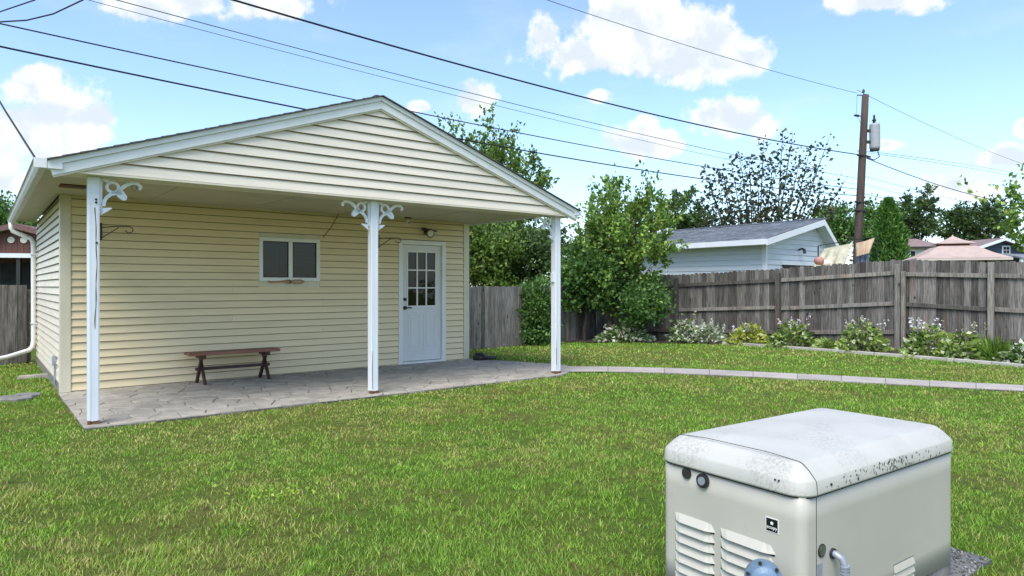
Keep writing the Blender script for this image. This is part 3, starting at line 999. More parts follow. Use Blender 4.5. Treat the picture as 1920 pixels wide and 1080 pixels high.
    # posts
    for k, xp in enumerate((0.05, 3.0385, 6.125)):
        hw = (0.049, 0.049, 0.053)[k]
        p = MB().box(xp - hw, xp + hw, -PD - hw, -PD + hw, 0.05, BEAM - 0.0225).build('post', 'white_post', g, bevel=0.006)
        # rotted, rusty foot
        MB().box(xp - hw + 0.008, xp + hw - 0.008, -PD - hw + 0.008, -PD + hw - 0.008, -0.02, 0.049).build('post_foot', 'rot_wood', p)
        for dz in (0,):
            MB().box(xp - hw - 0.003, xp - hw + 0.022, -PD - hw - 0.003, -PD - hw + 0.03, 0.0, 0.06).build('post_bracket', 'rust', p)
            MB().box(xp + hw - 0.022, xp + hw + 0.003, -PD - hw - 0.003, -PD - hw + 0.03, 0.0, 0.055).build('post_bracket', 'rust', p)
        # wrap seams: thin raised corner strips down the front
        for sx in (-1, 1):
            MB().box(xp + sx * hw * 0.62 - 0.004, xp + sx * hw * 0.62 + 0.004, -PD - hw - 0.003, -PD - hw - 0.0002, 0.06, BEAM - 0.03).build('post_seam', 'white_post', p)
        if k == 0:    # long split in the paint and two bolt heads
            pts = [(xp + 0.016 + 0.006 * math.sin(z * 5) + 0.003 * math.sin(z * 17), z) for z in np.linspace(0.95, 2.12, 26)]
            MB().ribbon(pts, [0.003 + 0.005 * abs(math.sin(i * 0.7)) for i in range(26)], -PD - hw - 0.0042, -PD - hw - 0.0008).build('paint_crack', 'rot_wood', p)
            for (bx, bz) in ((0.018, 2.17), (0.018, 2.20), (0.022, 1.78)):
                MB().tube([(xp + bx, -PD - hw - 0.012, bz), (xp + bx, -PD - hw + 0.002, bz)], 0.011, 8).build('bolt', 'black_metal', p)
        else:
            MB().ribbon([(xp - 0.034, 0.08), (xp - 0.036, 0.3), (xp - 0.033, 0.55)], [0.003, 0.007, 0.002], -PD - hw - 0.0042, -PD - hw - 0.0008).build('paint_crack', 'rot_wood', p)
            if k == 2:
                MB().box(xp - hw - 0.03, xp - hw, -PD - 0.03, -PD + 0.03, 1.42, 1.56).build('switch_box', 'white_post', p, bevel=0.004)
        sides = {0: (1,), 1: (-1, 1), 2: (-1,)}[k]
        for sx in sides:
            b = MB()
            y0, y1 = -PD - 0.014, -PD + 0.014
            T = BEAM - 0.024
            X = lambda a: xp + sx * (hw + a)
            def rb(pts, w, closed=False): b.ribbon([(X(px), T + pz) for px, pz in pts], w, y0, y1, closed)
            rb([(0.013, -0.002), (0.013, -0.2), (0.013, -0.355)], 0.026)
            rb([(0.115 + 0.05 * math.cos(a), -0.085 + 0.05 * math.sin(a)) for a in np.linspace(0, 2 * math.pi, 17)[:-1]], 0.026, True)
            rb([(0.02, -0.012), (0.05, -0.018), (0.085, -0.04)], 0.03)
            rb([(0.03, -0.275), (0.04, -0.235), (0.062, -0.19), (0.10, -0.155), (0.15, -0.135), (0.195, -0.14)], [0.04, 0.032, 0.03, 0.034, 0.04, 0.03])
            rb([(0.0, -0.345), (0.045, -0.315), (0.105, -0.292)], [0.05, 0.046, 0.012])
            rb([(0.155, -0.12), (0.185, -0.15), (0.215, -0.185), (0.222, -0.205)], [0.06, 0.075, 0.06, 0.025])
            rb([(0.16, -0.125), (0.195, -0.085), (0.235, -0.05), (0.285, -0.03), (0.335, -0.032), (0.36, -0.06), (0.352, -0.09)], [0.045, 0.036, 0.032, 0.028, 0.03, 0.032, 0.02])
            b.build('porch_bracket', 'white_post', p)
    # window
    win = MB()
    fw = 0.055
    yo, yi = -0.032, 0.05
    win.box(wx0, wx1, yo, yi, wz0, wz0 + fw).box(wx0, wx1, yo, yi, wz1 - fw, wz1).box(wx0, wx0 + fw, yo, yi, wz0 + fw, wz1 - fw).box(wx1 - fw, wx1, yo, yi, wz0 + fw, wz1 - fw)
    W = win.build('window', 'white_trim', g, bevel=0.004)
    mid = (wx0 + wx1) / 2 + 0.005
    MB().box(mid - 0.03, mid + 0.03, yo + 0.008, yi - 0.01, wz0 + fw + 0.001, wz1 - fw - 0.001).build('meeting_stile', 'white_trim', W, bevel=0.004)
    for a, b in ((wx0 + fw, mid - 0.03), (mid + 0.03, wx1 - fw)):
        s = MB()
        z0, z1 = wz0 + fw, wz1 - fw
        t = 0.014
        s.box(a + .001, b - .001, -0.008, 0.014, z0 + .001, z0 + t).box(a + .001, b - .001, -0.008, 0.014, z1 - t, z1 - .001).box(a + .001, a + t, -0.008, 0.014, z0 + t, z1 - t).box(b - t, b - .001, -0.008, 0.014, z0 + t, z1 - t)
        s.build('sash', 'black_metal', W)
        MB().box(a + t, b - t, 0.000, 0.004, z0 + t, z1 - t).build('pane', 'pane_glass', W)
    # slats of the crooked blind behind the right pane
    rb = random.Random(2)
    a, b = mid + 0.05, wx1 - fw - 0.02
    for k in range(8):
        z = wz0 + fw + 0.045 + k * 0.061
        tl, tr = rb.uniform(-0.012, 0.012), rb.uniform(-0.012, 0.012)
        MB().hexa([(a, 0.030, z + tl), (b, 0.030, z + tr), (b, 0.036, z + tr), (a, 0.036, z + tl),
                   (a, 0.030, z + tl + 0.050), (b, 0.030, z + tr + 0.050), (b, 0.040, z + tr + 0.050), (a, 0.040, z + tl + 0.050)]).build('blind_slat', 'blind', W)
    # what stands behind the left pane
    MB().box(wx0 + 0.11, wx0 + 0.30, 0.16, 0.2, wz0 + 0.1, wz0 + 0.29).box(wx0 + 0.28, wx0 + 0.33, 0.12, 0.15, wz0 + 0.1, wz1 - 0.08).build('stored_board', 'blind', W)
    # dark lining of the room so that panes look into an unlit space
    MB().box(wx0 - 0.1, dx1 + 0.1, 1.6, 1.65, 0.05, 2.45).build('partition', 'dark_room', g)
    # door
    fw = 0.075
    D = MB()
    D.box(dx0, dx0 + fw, -0.034, 0.10, 0.012, dz1).box(dx1 - fw, dx1, -0.034, 0.10, 0.012, dz1).box(dx0 + fw, dx1 - fw, -0.034, 0.10, dz1 - fw, dz1)
    D = D.build('door_frame', 'white_trim', g, bevel=0.005)
    MB().box(dx0 + fw + .001, dx1 - fw - .001, -0.045, 0.09, 0.022, 0.055).build('threshold', 'white_trim', D)
    sx0, sx1, sz0, sz1 = dx0 + fw + 0.006, dx1 - fw - 0.006, 0.066, dz1 - fw - 0.006
    gx0, gx1, gz0, gz1 = sx0 + 0.115, sx1 - 0.115, 1.02, 1.945
    slab = MB().box(sx0, gx0, 0.012, 0.056, sz0, sz1).box(gx1, sx1, 0.012, 0.056, sz0, sz1).box(gx0, gx1, 0.012, 0.056, sz0, gz0).box(gx0, gx1, 0.012, 0.056, gz1, sz1)
    door = slab.build('door', 'door_paint', g)
    t = 0.028
    fr = MB().box(gx0 - t, gx1 + t, 0.002, 0.0118, gz0 - t, gz0).box(gx0 - t, gx1 + t, 0.002, 0.0118, gz1, gz1 + t).box(gx0 - t, gx0, 0.002, 0.0118, gz0, gz1).box(gx1, gx1 + t, 0.002, 0.0118, gz0, gz1)
    fr.build('glazing_frame', 'white_trim', door, bevel=0.003)
    pw = (gx1 - gx0) / 3; ph = (gz1 - gz0) / 3; mt = 0.011
    for i in range(3):
        for j in range(3):
            MB().box(gx0 + i * pw + (mt if i else 0) + .0005, gx0 + (i + 1) * pw - (mt if i < 2 else 0) - .0005, 0.026, 0.031, gz0 + j * ph + (mt if j else 0) + .0005, gz0 + (j + 1) * ph - (mt if j < 2 else 0) - .0005).build('pane', 'pane_glass', door)
    for i in (1, 2):
        MB().box(gx0 + i * pw - mt, gx0 + i * pw + mt, 0.006, 0.036, gz0, gz1).build('muntin', 'white_trim', door)
        for j in range(3):
            MB().box(gx0 + j * pw + (mt if j else 0), gx0 + (j + 1) * pw - (mt if j < 2 else 0), 0.007, 0.035, gz0 + i * ph - mt, gz0 + i * ph + mt).build('muntin', 'white_trim', door)
    # net curtain close behind the panes
    cur = MB(); m = 40
    for i in range(m):
        xa = gx0 - 0.03 + (gx1 - gx0 + 0.06) * i / m; xb = gx0 - 0.03 + (gx1 - gx0 + 0.06) * (i + 1) / m
        ya, yb = 0.075 + 0.012 * math.sin(i * 1.1), 0.075 + 0.012 * math.sin((i + 1) * 1.1)
        cur.hexa([(xa, ya, gz0 - .03), (xb, yb, gz0 - .03), (xb, yb + .002, gz0 - .03), (xa, ya + .002, gz0 - .03), (xa, ya, gz1 + .03), (xb, yb, gz1 + .03), (xb, yb + .002, gz1 + .03), (xa, ya + .002, gz1 + .03)])
    cur.build('curtain', 'blind', door)
    pm = (sx0 + sx1) / 2
    for (pa, pb) in ((sx0 + 0.14, pm - 0.055), (pm + 0.055, sx1 - 0.14)):
        z0, z1 = 0.26, 0.86
        e = 0.022
        MB().box(pa - e, pb + e, 0.005, 0.0118, z0 - e, z0).box(pa - e, pb + e, 0.005, 0.0118, z1, z1 + e).box(pa - e, pa, 0.005, 0.0118, z0, z1).box(pb, pb + e, 0.005, 0.0118, z0, z1).build('panel_moulding', 'door_paint', door, bevel=0.003)
        MB().box(pa + 0.03, pb - 0.03, 0.006, 0.0118, z0 + 0.03, z1 - 0.03).build('raised_panel', 'door_paint', door, bevel=0.005)
    hx = sx0 + 0.055
    MB().tube([(hx, 0.0118, 1.13), (hx, -0.004, 1.13)], 0.03, 14).tube([(hx, -0.004, 1.13), (hx, -0.014, 1.13)], 0.016, 10).build('deadbolt', 'black_metal', door)
    MB().tube([(hx, 0.0118, 0.985), (hx, -0.002, 0.985)], 0.034, 14).tube([(hx, -0.002, 0.985), (hx, -0.045, 0.985)], 0.013, 10).tube([(hx, -0.042, 0.985), (hx + 0.05, -0.046, 0.99), (hx + 0.1, -0.043, 0.987)], 0.012, 8).build('handle', 'black_metal', door)
    return g


garage()


def loc_thing(name, label, cat, x, y, z, group=None):
    wx, wy = gw(x, y)
    return thing(name, label, cat, (wx, wy, z), TH, group)


def porch_fittings():
    # three iron plant hooks
    for (x, y, z, L, fl, lab) in ((0.42, -0.021, 2.12, 0.36, 1, 'thin iron plant hook on the wall beside the cracked corner post'),
                                  (4.39, -0.021, 2.15, 0.32, 1, 'dark iron plant hook on the wall just left of the white door')):
        t = loc_thing('plant_hook', lab, 'hook', x, y, z, 'iron plant hooks on the garage wall')
        MB().box(-0.012, 0.012, -0.008, 0.0, -0.16, 0.06).build('back_plate', 'bronze_metal', t)
        pts = [(L * 0.0, -0.012, 0.0), (L * 0.35, -0.10, 0.012), (L * 0.75, -0.2, 0.012)]
        curl = [(L * 0.75 + 0.04 * math.sin(a) + 0.02, -0.2 - 0.02 * math.sin(a), -0.028 + 0.04 * math.cos(a)) for a in np.linspace(0, 4.6, 10)]
        MB().tube(pts + curl, 0.006, 6).build('arm', 'bronze_metal', t)
        MB().tube([(0, -0.012, -0.14), (L * 0.25, -0.07, -0.07), (L * 0.5, -0.14, 0.0)], 0.0055, 6).build('brace', 'bronze_metal', t)
    # guy wire hook left of the middle post, by the ceiling
    x0, z0 = wall_uv(604, 446); x1, z1 = wall_uv(632, 404)
    t = loc_thing('hanging_cord', 'thin dark cord running from the ceiling hook to the window corner', 'cord', x0, -0.028, z0)
    MB().tube([(0, 0, 0), ((x1 - x0) * 0.5, -0.03, (z1 - z0) * 0.5 - 0.015), (x1 - x0, -0.04, CEIL - z0 - 0.002)], 0.006, 6).build('cord', 'bronze_metal', t)
    MB().box(x1 - x0 - 0.02, x1 - x0 + 0.16, -0.05, -0.03, CEIL - z0 - 0.012, CEIL - z0 - 0.001).build('hook_plate', 'soffit', t)
    # security light over the door
    x, z = wall_uv(797, 435)
    t = loc_thing('security_light', 'dark round floodlight with a lens mounted above the door', 'light', x, -0.021, z)
    MB().tube([(0.02, 0.0, 0.0), (0.02, -0.03, 0.0)], 0.06, 16).build('base', 'bronze_metal', t)
    MB().tube([(0.02, -0.03, 0.0), (-0.0, -0.07, -0.01), (-0.005, -0.10, -0.02), (-0.01, -0.18, -0.04)], [0.02, 0.03, 0.062, 0.075], 16).build('lamp_head', 'bronze_metal', t, smooth=False)
    MB().tube([(-0.0101, -0.1795, -0.0395), (-0.011, -0.194, -0.044)], [0.060, 0.05], 16).build('lens', 'ball_white', t)
    MB().tube([(0.05, -0.03, 0.02), (0.10, -0.05, 0.022), (0.19, -0.06, 0.02)], 0.014, 8).build('sensor', 'bronze_metal', t)
    MB().box(-0.09, -0.03, -0.07, -0.015, 0.02, 0.07).build('junction', 'bronze_metal', t)
    # bird feeder hook / camera under the ceiling
    x, z = wall_uv(765, 410, -0.25)
    t = loc_thing('ceiling_camera', 'small white and black camera hanging under the porch ceiling', 'camera', x, -0.25, CEIL)
    MB().box(-0.06, 0.06, -0.02, 0.02, -0.02, -0.001).build('mount', 'bronze_metal', t)
    MB().tube([(0, 0, -0.02), (0, 0, -0.06)], 0.006, 6).build('stem', 'white_trim', t)
    MB().box(-0.022, 0.022, -0.035, 0.02, -0.125, -0.06).build('body', 'white_trim', t, bevel=0.006)
    MB().tube([(0, -0.036, -0.093), (0, -0.042, -0.093)], 0.014, 10).build('lens', 'black_metal', t)
    # square brown vent in the ceiling at the left
    t = loc_thing('ceiling_vent', 'square rusty brown box set into the porch ceiling by the corner', 'vent', 0.03, -0.96, CEIL)
    MB().box(-0.13, 0.13, -0.13, 0.13, -0.016, -0.001).build('box', 'rust', t, bevel=0.004)
    MB().box(-0.02, 0.11, -0.10, 0.10, -0.022, -0.0165).build('opening', 'black_metal', t)
    # ring hook in the ceiling
    t = loc_thing('ceiling_ring', 'small metal ring hanging from the porch beam by the corner post', 'ring', 0.49, -1.97, CEIL)
    MB().tube([(0, 0, -0.001), (0, 0, -0.075)], 0.004, 6).tube([(0.026 * math.cos(a), 0, -0.1 + 0.026 * math.sin(a)) for a in np.linspace(0, 2 * math.pi, 17)], 0.005, 6).build('ring', 'galvanised', t)
    # ornament of driftwood below the window
    x, z = wall_uv(538, 528)
    t = loc_thing('wood_ornament', 'small carved wooden ornament nailed up below the window', 'ornament', x, -0.022, z)
    MB().tube([(-0.30, -0.012, 0.015), (-0.27, -0.015, -0.008), (-0.2, -0.015, -0.008), (-0.06, -0.015, 0.004), (0.0, -0.018, 0.0)], [0.006, 0.014, 0.012, 0.016, 0.014], 8).build('tail', 'timber_tan', t)
    MB().tube([(-0.06, -0.02, 0.0), (-0.02, -0.028, 0.0), (0.05, -0.02, 0.0)], [0.012, 0.032, 0.02], 10).build('body', 'timber_tan', t)
    MB().tube([(0.02, -0.02, 0.0), (0.035, -0.02, 0.0)], 0.03, 10).build('band', 'black_metal', t)
    for s in (-1, 1):
        MB().tube([(0.03, -0.018, 0.0), (0.1, -0.018, 0.022 * s), (0.2, -0.016, 0.024 * s), (0.26, -0.014, 0.004 * s)], [0.008, 0.013, 0.012, 0.006], 8).build('wing', 'timber_tan', t)
    # outlet box low on the side wall
    wx, wy = gw(-0.0155, 0.55)
    t = thing('outlet_box', 'small grey outdoor outlet low on the side wall of the garage', 'outlet', (wx, wy, 0.36), TH)
    MB().box(-0.05, -0.0, -0.04, 0.04, -0.05, 0.08).build('box', 'galvanised', t, bevel=0.006)
    MB().tube([(-0.02, 0, -0.05), (-0.02, 0, -0.30)], 0.012, 8).build('conduit', 'galvanised', t)


porch_fittings()


def bench():
    # feet on the patio by the wall
    t = loc_thing('wooden_bench', 'weathered red brown wooden bench with crossed legs against the garage wall', 'bench', 1.99, -0.30, 0.020)
    L = 1.22; w = 0.30; ht = 0.435
    for k, yy in enumerate((-0.078, 0.078)):
        b = MB().box(-L / 2, L / 2, yy - 0.075, yy + 0.075, ht - 0.038, ht)
        b.build('seat_plank', 'bench_red', t, bevel=0.008)
    for sx in (-1, 1):
        x = sx * 0.43
        MB().box(x - 0.035, x + 0.035, -0.15, 0.15, ht - 0.085, ht - 0.0385).build('cleat', 'bench_dark', t, bevel=0.004)
        for s in (-1, 1):
            xo = x + s * 0.018
            a = Vector((xo, s * 0.10, ht - 0.087)); b = Vector((xo, -s * 0.15, 0.002))
            mb = MB()
            mb.hexa([(xo - 0.017, b.y - 0.035, 0.0), (xo + 0.017, b.y - 0.035, 0.0), (xo + 0.017, b.y + 0.035, 0.0), (xo - 0.017, b.y + 0.035, 0.0),
                     (xo - 0.017, a.y - 0.035, a.z), (xo + 0.017, a.y - 0.035, a.z), (xo + 0.017, a.y + 0.035, a.z), (xo - 0.017, a.y + 0.035, a.z)])
            mb.build('leg', 'bench_dark', t, bevel=0.004)
    MB().box(-0.50, 0.50, -0.03, 0.02, 0.185, 0.225).build('stretcher', 'bench_dark', t, bevel=0.004)


bench()


# ------------------------------------------------------------------ generator
def generator():
    g = thing('standby_generator', 'boxy beige standby generator with a dirty white rounded lid', 'generator', GEN_O, GEN_A)
    L, W = GEN_L, GEN_W
    ca, sa = math.cos(GEN_A), math.sin(GEN_A)

    def rr(inset, z, r=0.075, n=7, cx=L / 2, cy=W / 2, l=L, w=W):
        r = max(0.012, r - inset * 0.6)
        hx, hy = l / 2 - inset, w / 2 - inset
        pts = []
        for (sx, sy, a0) in ((1, 1, 0), (-1, 1, 90), (-1, -1, 180), (1, -1, 270)):
            e = min(0.03, (hx - r) * 0.3, (hy - r) * 0.3)
            ex = lambda a: (-math.sin(a) * e, math.cos(a) * e)       # extra points on the flats keep their shading flat
            arc = [R(a0 + 90 * k / (n - 1)) for k in range(n)]
            q = [(cx + sx * (hx - r) + r * math.cos(a), cy + sy * (hy - r) + r * math.sin(a)) for a in arc]
            d0, d1 = ex(arc[0]), ex(arc[-1])
            q = [(q[0][0] - d0[0], q[0][1] - d0[1])] + q + [(q[-1][0] + d1[0], q[-1][1] + d1[1])]
            pts += [(px_, py_, z) for px_, py_ in q]
        return pts
    ZB = 0.598
    body = MB().rings([rr(0.012, z_, 0.045) for z_ in np.linspace(0.07, ZB + 0.01, 6)]).build('body', 'gen_body', g)
    for p in body.data.polygons:
        p.use_smooth = abs(p.normal.z) < 0.5
    MB().box(0.02, L - 0.02, 0.02, W - 0.02, 0.0, 0.0695).build('base', 'footing', g)
    lid = \
        MB().rings([rr(0.020, ZB - 0.004), rr(0.0, ZB - 0.006), rr(-0.004, ZB - 0.001), rr(-0.004, ZB + 0.003), rr(0.0, ZB + 0.046), rr(0.003, ZB + 0.051), rr(0.007, ZB + 0.056), rr(0.026, ZB + 0.078), rr(0.050, ZB + 0.0995),
                    rr(0.056, ZB + 0.1035), rr(0.064, ZB + 0.106), rr(0.075, ZB + 0.107), rr(0.16, ZB + 0.113), rr(0.24, ZB + 0.117), rr(0.30, ZB + 0.119)])
    lid = lid.build('lid', 'gen_lid', g, smooth=True)
    MB().rings([rr(0.004, ZB - 0.012, 0.07), rr(0.004, ZB - 0.0065, 0.07)]).build('lid_shadow_band', 'rubber', lid)  # thin black band stands in for the shadow line under the lid
    # seam where the end cap of the lid begins, all the way round
    xs = 0.075
    prof = [(-0.0045, ZB - 0.002), (-0.001, ZB + 0.045), (0.0065, ZB + 0.0565), (0.0255, ZB + 0.0785), (0.0495, ZB + 0.1000), (0.0635, ZB + 0.1065), (0.1, ZB + 0.1095), (0.2, ZB + 0.1165)]
    pts = [(xs, y, z) for y, z in prof] + [(xs, W - y, z) for y, z in prof[::-1]]
    MB().tube(pts, 0.0016, 5).build('seam', 'lichen', lid)

    def left(u, v):       # photo pixel on the plane x = 0 -> local y, z
        k = (u - 960) / F
        # GEN_O + y * (-sa, ca)
        y = (GEN_O.x - k * GEN_O.y) / (sa + k * ca)
        d = GEN_O.y + ca * y
        return y, H - (v - Y0) / F * d

    def right(u, v):      # plane y = 0 -> local x, z
        k = (u - 960) / F
        x = (k * GEN_O.y - GEN_O.x) / (ca - k * sa)
        d = GEN_O.y + sa * x
        return x, H - (v - Y0) / F * d
    X0 = 0.012      # faces of the body
    # round plugs / lock under the lid
    y, z = left(1285, 888)
    MB().tube([(X0 + 0.002, y, z), (X0 - 0.008, y, z)], 0.023, 16).build('plug', 'rubber', g)
    y, z = left(1316, 902)
    lk = MB().tube([(X0 + 0.002, y, z), (X0 - 0.012, y, z)], 0.030, 18).build('lid_lock', 'rubber', g)
    MB().tube([(X0 - 0.0121, y, z), (X0 - 0.018, y, z)], 0.017, 14).build('lock_core', 'galvanised', lk)
    # louvres: two columns of hoods
    ya0, za = left(1258, 955); ya1, _ = left(1338, 990)
    yb0, zb = left(1346, 990); yb1, _ = left(1452, 1030)
    ya0 = min(ya0, W - 0.085)
    for (a, b, zt) in ((ya0, ya1, za - 0.004), (yb0, yb1, za - 0.004)):
        for i in range(11):
            z0 = zt - i * 0.0425 - 0.034; z1 = z0 + 0.034
            n = 10; top = []; bot = []; inn = []
            for k in range(n + 1):
                t = k / n; yy = a + (b - a) * t
                e = min(1.0, 5.0 * min(t, 1 - t) + 0.0); e = math.sin(e * math.pi / 2)
                top.append((X0 + 0.002, yy, z1)); bot.append((X0 + 0.001 - 0.022 * e, yy, z0)); inn.append((X0 + 0.002, yy, z0 + 0.003))
            mb = MB()
            mb.rings([[top[k], bot[k], inn[k]] for k in range(n + 1)])
            h = mb.build('louvre', 'gen_body', g)
            MB().box(X0 - 0.0012, X0 + 0.001, min(a, b) + 0.006, max(a, b) - 0.006, z0 - 0.0086, z0 + 0.001).build('louvre_shade_strip', 'sticker_black', g)  # black strip painted as the shade beneath each hood
    # sticker
    y, z = left(1444.5, 986)
    s = 0.024
    st = MB().box(X0 - 0.0018, X0 - 0.0002, y - s * 1.12, y + s * 1.12, z - s * 1.12, z + s * 1.12).build('sticker', 'sticker_white', g)
    MB().box(X0 - 0.0026, X0 - 0.00182, y - s, y + s, z - s, z + s).build('sticker_field', 'sticker_black', st)
    # emblem and (mirrored onto the face) short line of lettering
    em = MB()
    star = []
    for k in range(10):
        a = math.pi / 2 + k * math.pi / 5; r = s * (0.33 if k % 2 == 0 else 0.2)
        star.append((r * math.cos(a), r * math.sin(a)))
    cy_, cz_ = y - 0.0, z + s * 0.32
    fr = [(X0 - 0.0034, cy_ + px, cz_ + pz) for px, pz in star]; bk = [(X0 - 0.0027, cy_ + px, cz_ + pz) for px, pz in star]
    em.rings([fr, bk]); em.build('emblem', 'sticker_white', st)
    tx = bpy.data.curves.new('lettering', 'FONT'); tx.body = 'ecopy'; tx.size = s * 0.78; tx.align_x = 'CENTER'; tx.align_y = 'CENTER'; tx.extrude = 0.0004
    to = bpy.data.objects.new('lettering', tx); COL.objects.link(to)
    dg = bpy.context.evaluated_depsgraph_get()
    me = bpy.data.meshes.new_from_object(to.evaluated_get(dg))
    bpy.data.objects.remove(to)
    lt = link('lettering', me, 'sticker_white', st)
    lt.rotation_euler = (R(90), 0, R(-90)); lt.location = (X0 - 0.0031, y, z - s * 0.36)
    me.materials.clear(); me.materials.append(MATS['sticker_white'])
    # gas regulator: flanged dome in front of the end panel
    y, z = left(1462, 1070)
    c = Vector((-0.085, y + 0.01, z - 0.012))
    ax = Vector((-0.75, -0.62, 0.15)).normalized()
    rg = MB()
    rg.tube([c - ax * 0.05, c - ax * 0.02], [0.03, 0.05], 22)
    rg.tube([c - ax * 0.0199, c - ax * 0.001], 0.066, 24)
    rg.tube([c + ax * 0.001, c + ax * 0.016], 0.066, 24)
    rg.tube([c + ax * 0.0161, c + ax * 0.03, c + ax * 0.042, c + ax * 0.06], [0.052, 0.047, 0.03, 0.024], 22)
    reg = rg.build('gas_regulator', 'regulator_blue', g, smooth=False)
    s1 = ax.cross(Vector((0, 0, 1))).normalized(); s2 = s1.cross(ax)
    for k in range(6):
        a = k * math.pi / 3 + 0.3
        q = c + (s1 * math.cos(a) + s2 * math.sin(a)) * 0.059
        MB().tube([q - ax * 0.027, q + ax * 0.025], 0.0065, 6).build('bolt', 'black_metal', reg)
    MB().tube([c - ax * 0.04, c - ax * 0.07, (0.02, c.y + 0.02, c.z - 0.02)], 0.02, 10).build('gas_pipe', 'galvanised', reg)
    MB().tube([c - Vector((0, 0, 0.05)), (c.x, c.y, 0.0)], 0.017, 10).build('riser_pipe', 'galvanised', reg)
    # sight glass, conduit, label, vents on the long side
    Yf = 0.012
    x, z = right(1546, 1034)
    MB().tube([(x, Yf + 0.002, z), (x, Yf - 0.004, z)], 0.025, 18).build('sight_ring', 'rubber', g)
    MB().tube([(x, Yf - 0.0041, z), (x, Yf - 0.006, z)], 0.021, 18).build('sight_glass', 'glass_green', g)
    x, z = right(1566, 1038)
    cd = MB().tube([(x, Yf + 0.01, z - 0.002), (x, Yf - 0.014, z - 0.002), (x + 0.004, Yf - 0.034, z - 0.012), (x + 0.008, Yf - 0.042, z - 0.034), (x + 0.010, Yf - 0.044, z - 0.075), (x + 0.010, Yf - 0.044, 0.0)], 0.0135, 12).build('conduit', 'galvanised', g, smooth=True)
    MB().tube([(x, Yf + 0.001, z - 0.002), (x, Yf - 0.008, z - 0.002)], 0.020, 14).build('conduit_nut', 'rubber', cd)
    for dz in (0.036, 0.048, 0.06):
        MB().tube([(x + 0.009, Yf - 0.044, z - dz), (x + 0.010, Yf - 0.044, z - dz - 0.007)], 0.0175, 12).build('conduit_collar', 'galvanised', cd)
    x, z = right(1542, 1068)
    MB().box(x - 0.016, x + 0.02, Yf - 0.0012, Yf - 0.0002, z - 0.03, z + 0.018).build('data_label', 'galvanised', g)
    x0, z0 = right(1681, 1066); x1, z1 = right(1718, 1048)
    for i in range(4):
        zz = right(1700, 1060)[1] - i * 0.034
        MB().hexa([(x0, Yf - 0.010, zz - 0.014), (x1, Yf - 0.010, zz - 0.014), (x1, Yf + 0.002, zz - 0.016), (x0, Yf + 0.002, zz - 0.016),
                   (x0, Yf - 0.001, zz + 0.014), (x1, Yf - 0.001, zz + 0.014), (x1, Yf + 0.002, zz + 0.014), (x0, Yf + 0.002, zz + 0.014)]).build('vent_hood', 'gen_body', g, bevel=0.002)
    MB().box(x0 - 0.004, x1 + 0.004, Yf - 0.0006, Yf + 0.001, right(1700, 1060)[1] - 0.12, right(1700, 1060)[1] + 0.02).build('vent_plate', 'footing', g)
    # vertical seam near the front corner of the long side
    x, _ = right(1530, 960)
    xx = 0.095
    MB().box(xx - 0.0012, xx + 0.0012, Yf - 0.001, Yf + 0.001, 0.08, ZB - 0.006).build('panel_seam', 'mulch', g)
    # screws
    for (u, v) in ((1557, 908),):
        x, z = right(u, v)
        MB().tube([(x, 0.004, z), (x, -0.006, z)], 0.0055, 8).build('screw', 'rubber', lid)
    for (u, v) in ((1461, 901), (1454, 899)):
        y, z = left(u, v)
        MB().tube([(0.004, y, z), (-0.005, y, z)], 0.0035, 8).build('screw', 'rubber', lid)
    # lichen streaks along the long edge of the lid
    rs = random.Random(9)
    sp = MB()
    for i in range(230):
        x = min(L - 0.10, max(0.12, rs.gauss(0.62, 0.24))); z = ZB + rs.uniform(0.004, 0.044)
        if rs.random() > 0.25 + 0.75 * (0.5 + 0.5 * math.sin(x * 31) * math.sin(x * 12)): continue
        a = rs.uniform(0.0012, 0.005); b = a * rs.uniform(0.8, 2.4)
        yy = -0.0036 + 0.0 * z
        yy = -0.0045 + max(0, (z - ZB - 0.003)) / 0.043 * 0.004
        sp.add([(x - a, yy - 0.0006, z - b * .4), (x + a * .3, yy - 0.0006, z - b), (x + a, yy - 0.0006, z + b * .5), (x - a * .4, yy - 0.0006, z + b)], [(0, 1, 2, 3)])
    o = sp.build('lichen_spots', 'lichen', lid)
    o['kind'] = 'stuff'
    # crushed stone pad
    pad = MB().prism(PAD, -0.05, 0.006).build('gravel_pad', 'gravel')
    pad.location = GEN_O; pad.rotation_euler = (0, 0, GEN_A)
    tag(pad, kind='structure')
    rs = np.random.RandomState(4)
    n = 5200
    px = rs.uniform(-0.14, GEN_L + 0.48, n); py = rs.uniform(-0.12, GEN_W + 0.24, n)
    ok = inpoly(px, py, PAD) & ~((px > 0.03) & (px < L - 0.03) & (py > 0.03) & (py < W - 0.03))
    px, py = px[ok], py[ok]; n = len(px)
    base = np.array([[1, 0, 0], [-1, 0, 0], [0, 1, 0], [0, -1, 0], [0, 0, 1], [0, 0, -1]], float)
    faces = np.array([[0, 2, 4], [2, 1, 4], [1, 3, 4], [3, 0, 4], [2, 0, 5], [1, 2, 5], [3, 1, 5], [0, 3, 5]])
    sc = rs.uniform(0.005, 0.013, (n, 1, 1)) * rs.uniform(0.6, 1.3, (n, 6, 1))
    an = rs.uniform(0, 6.28, n); c_, s_ = np.cos(an)[:, None], np.sin(an)[:, None]
    P = base[None] * sc
    P = np.stack([P[..., 0] * c_ - P[..., 1] * s_, P[..., 0] * s_ + P[..., 1] * c_, P[..., 2] * 0.8], -1)
    P += np.stack([px, py, np.full(n, 0.008)], -1)[:, None, :]
    g0 = rs.uniform(0.05, 0.26, (n, 1)) * np.array([[1, 0.99, 0.97]])
    o = quads_mesh('gravel', P.reshape(-1, 3), (faces[None] + np.arange(n)[:, None, None] * 6).reshape(-1, 3), np.repeat(g0, 6, 0), 'gravel_stone')
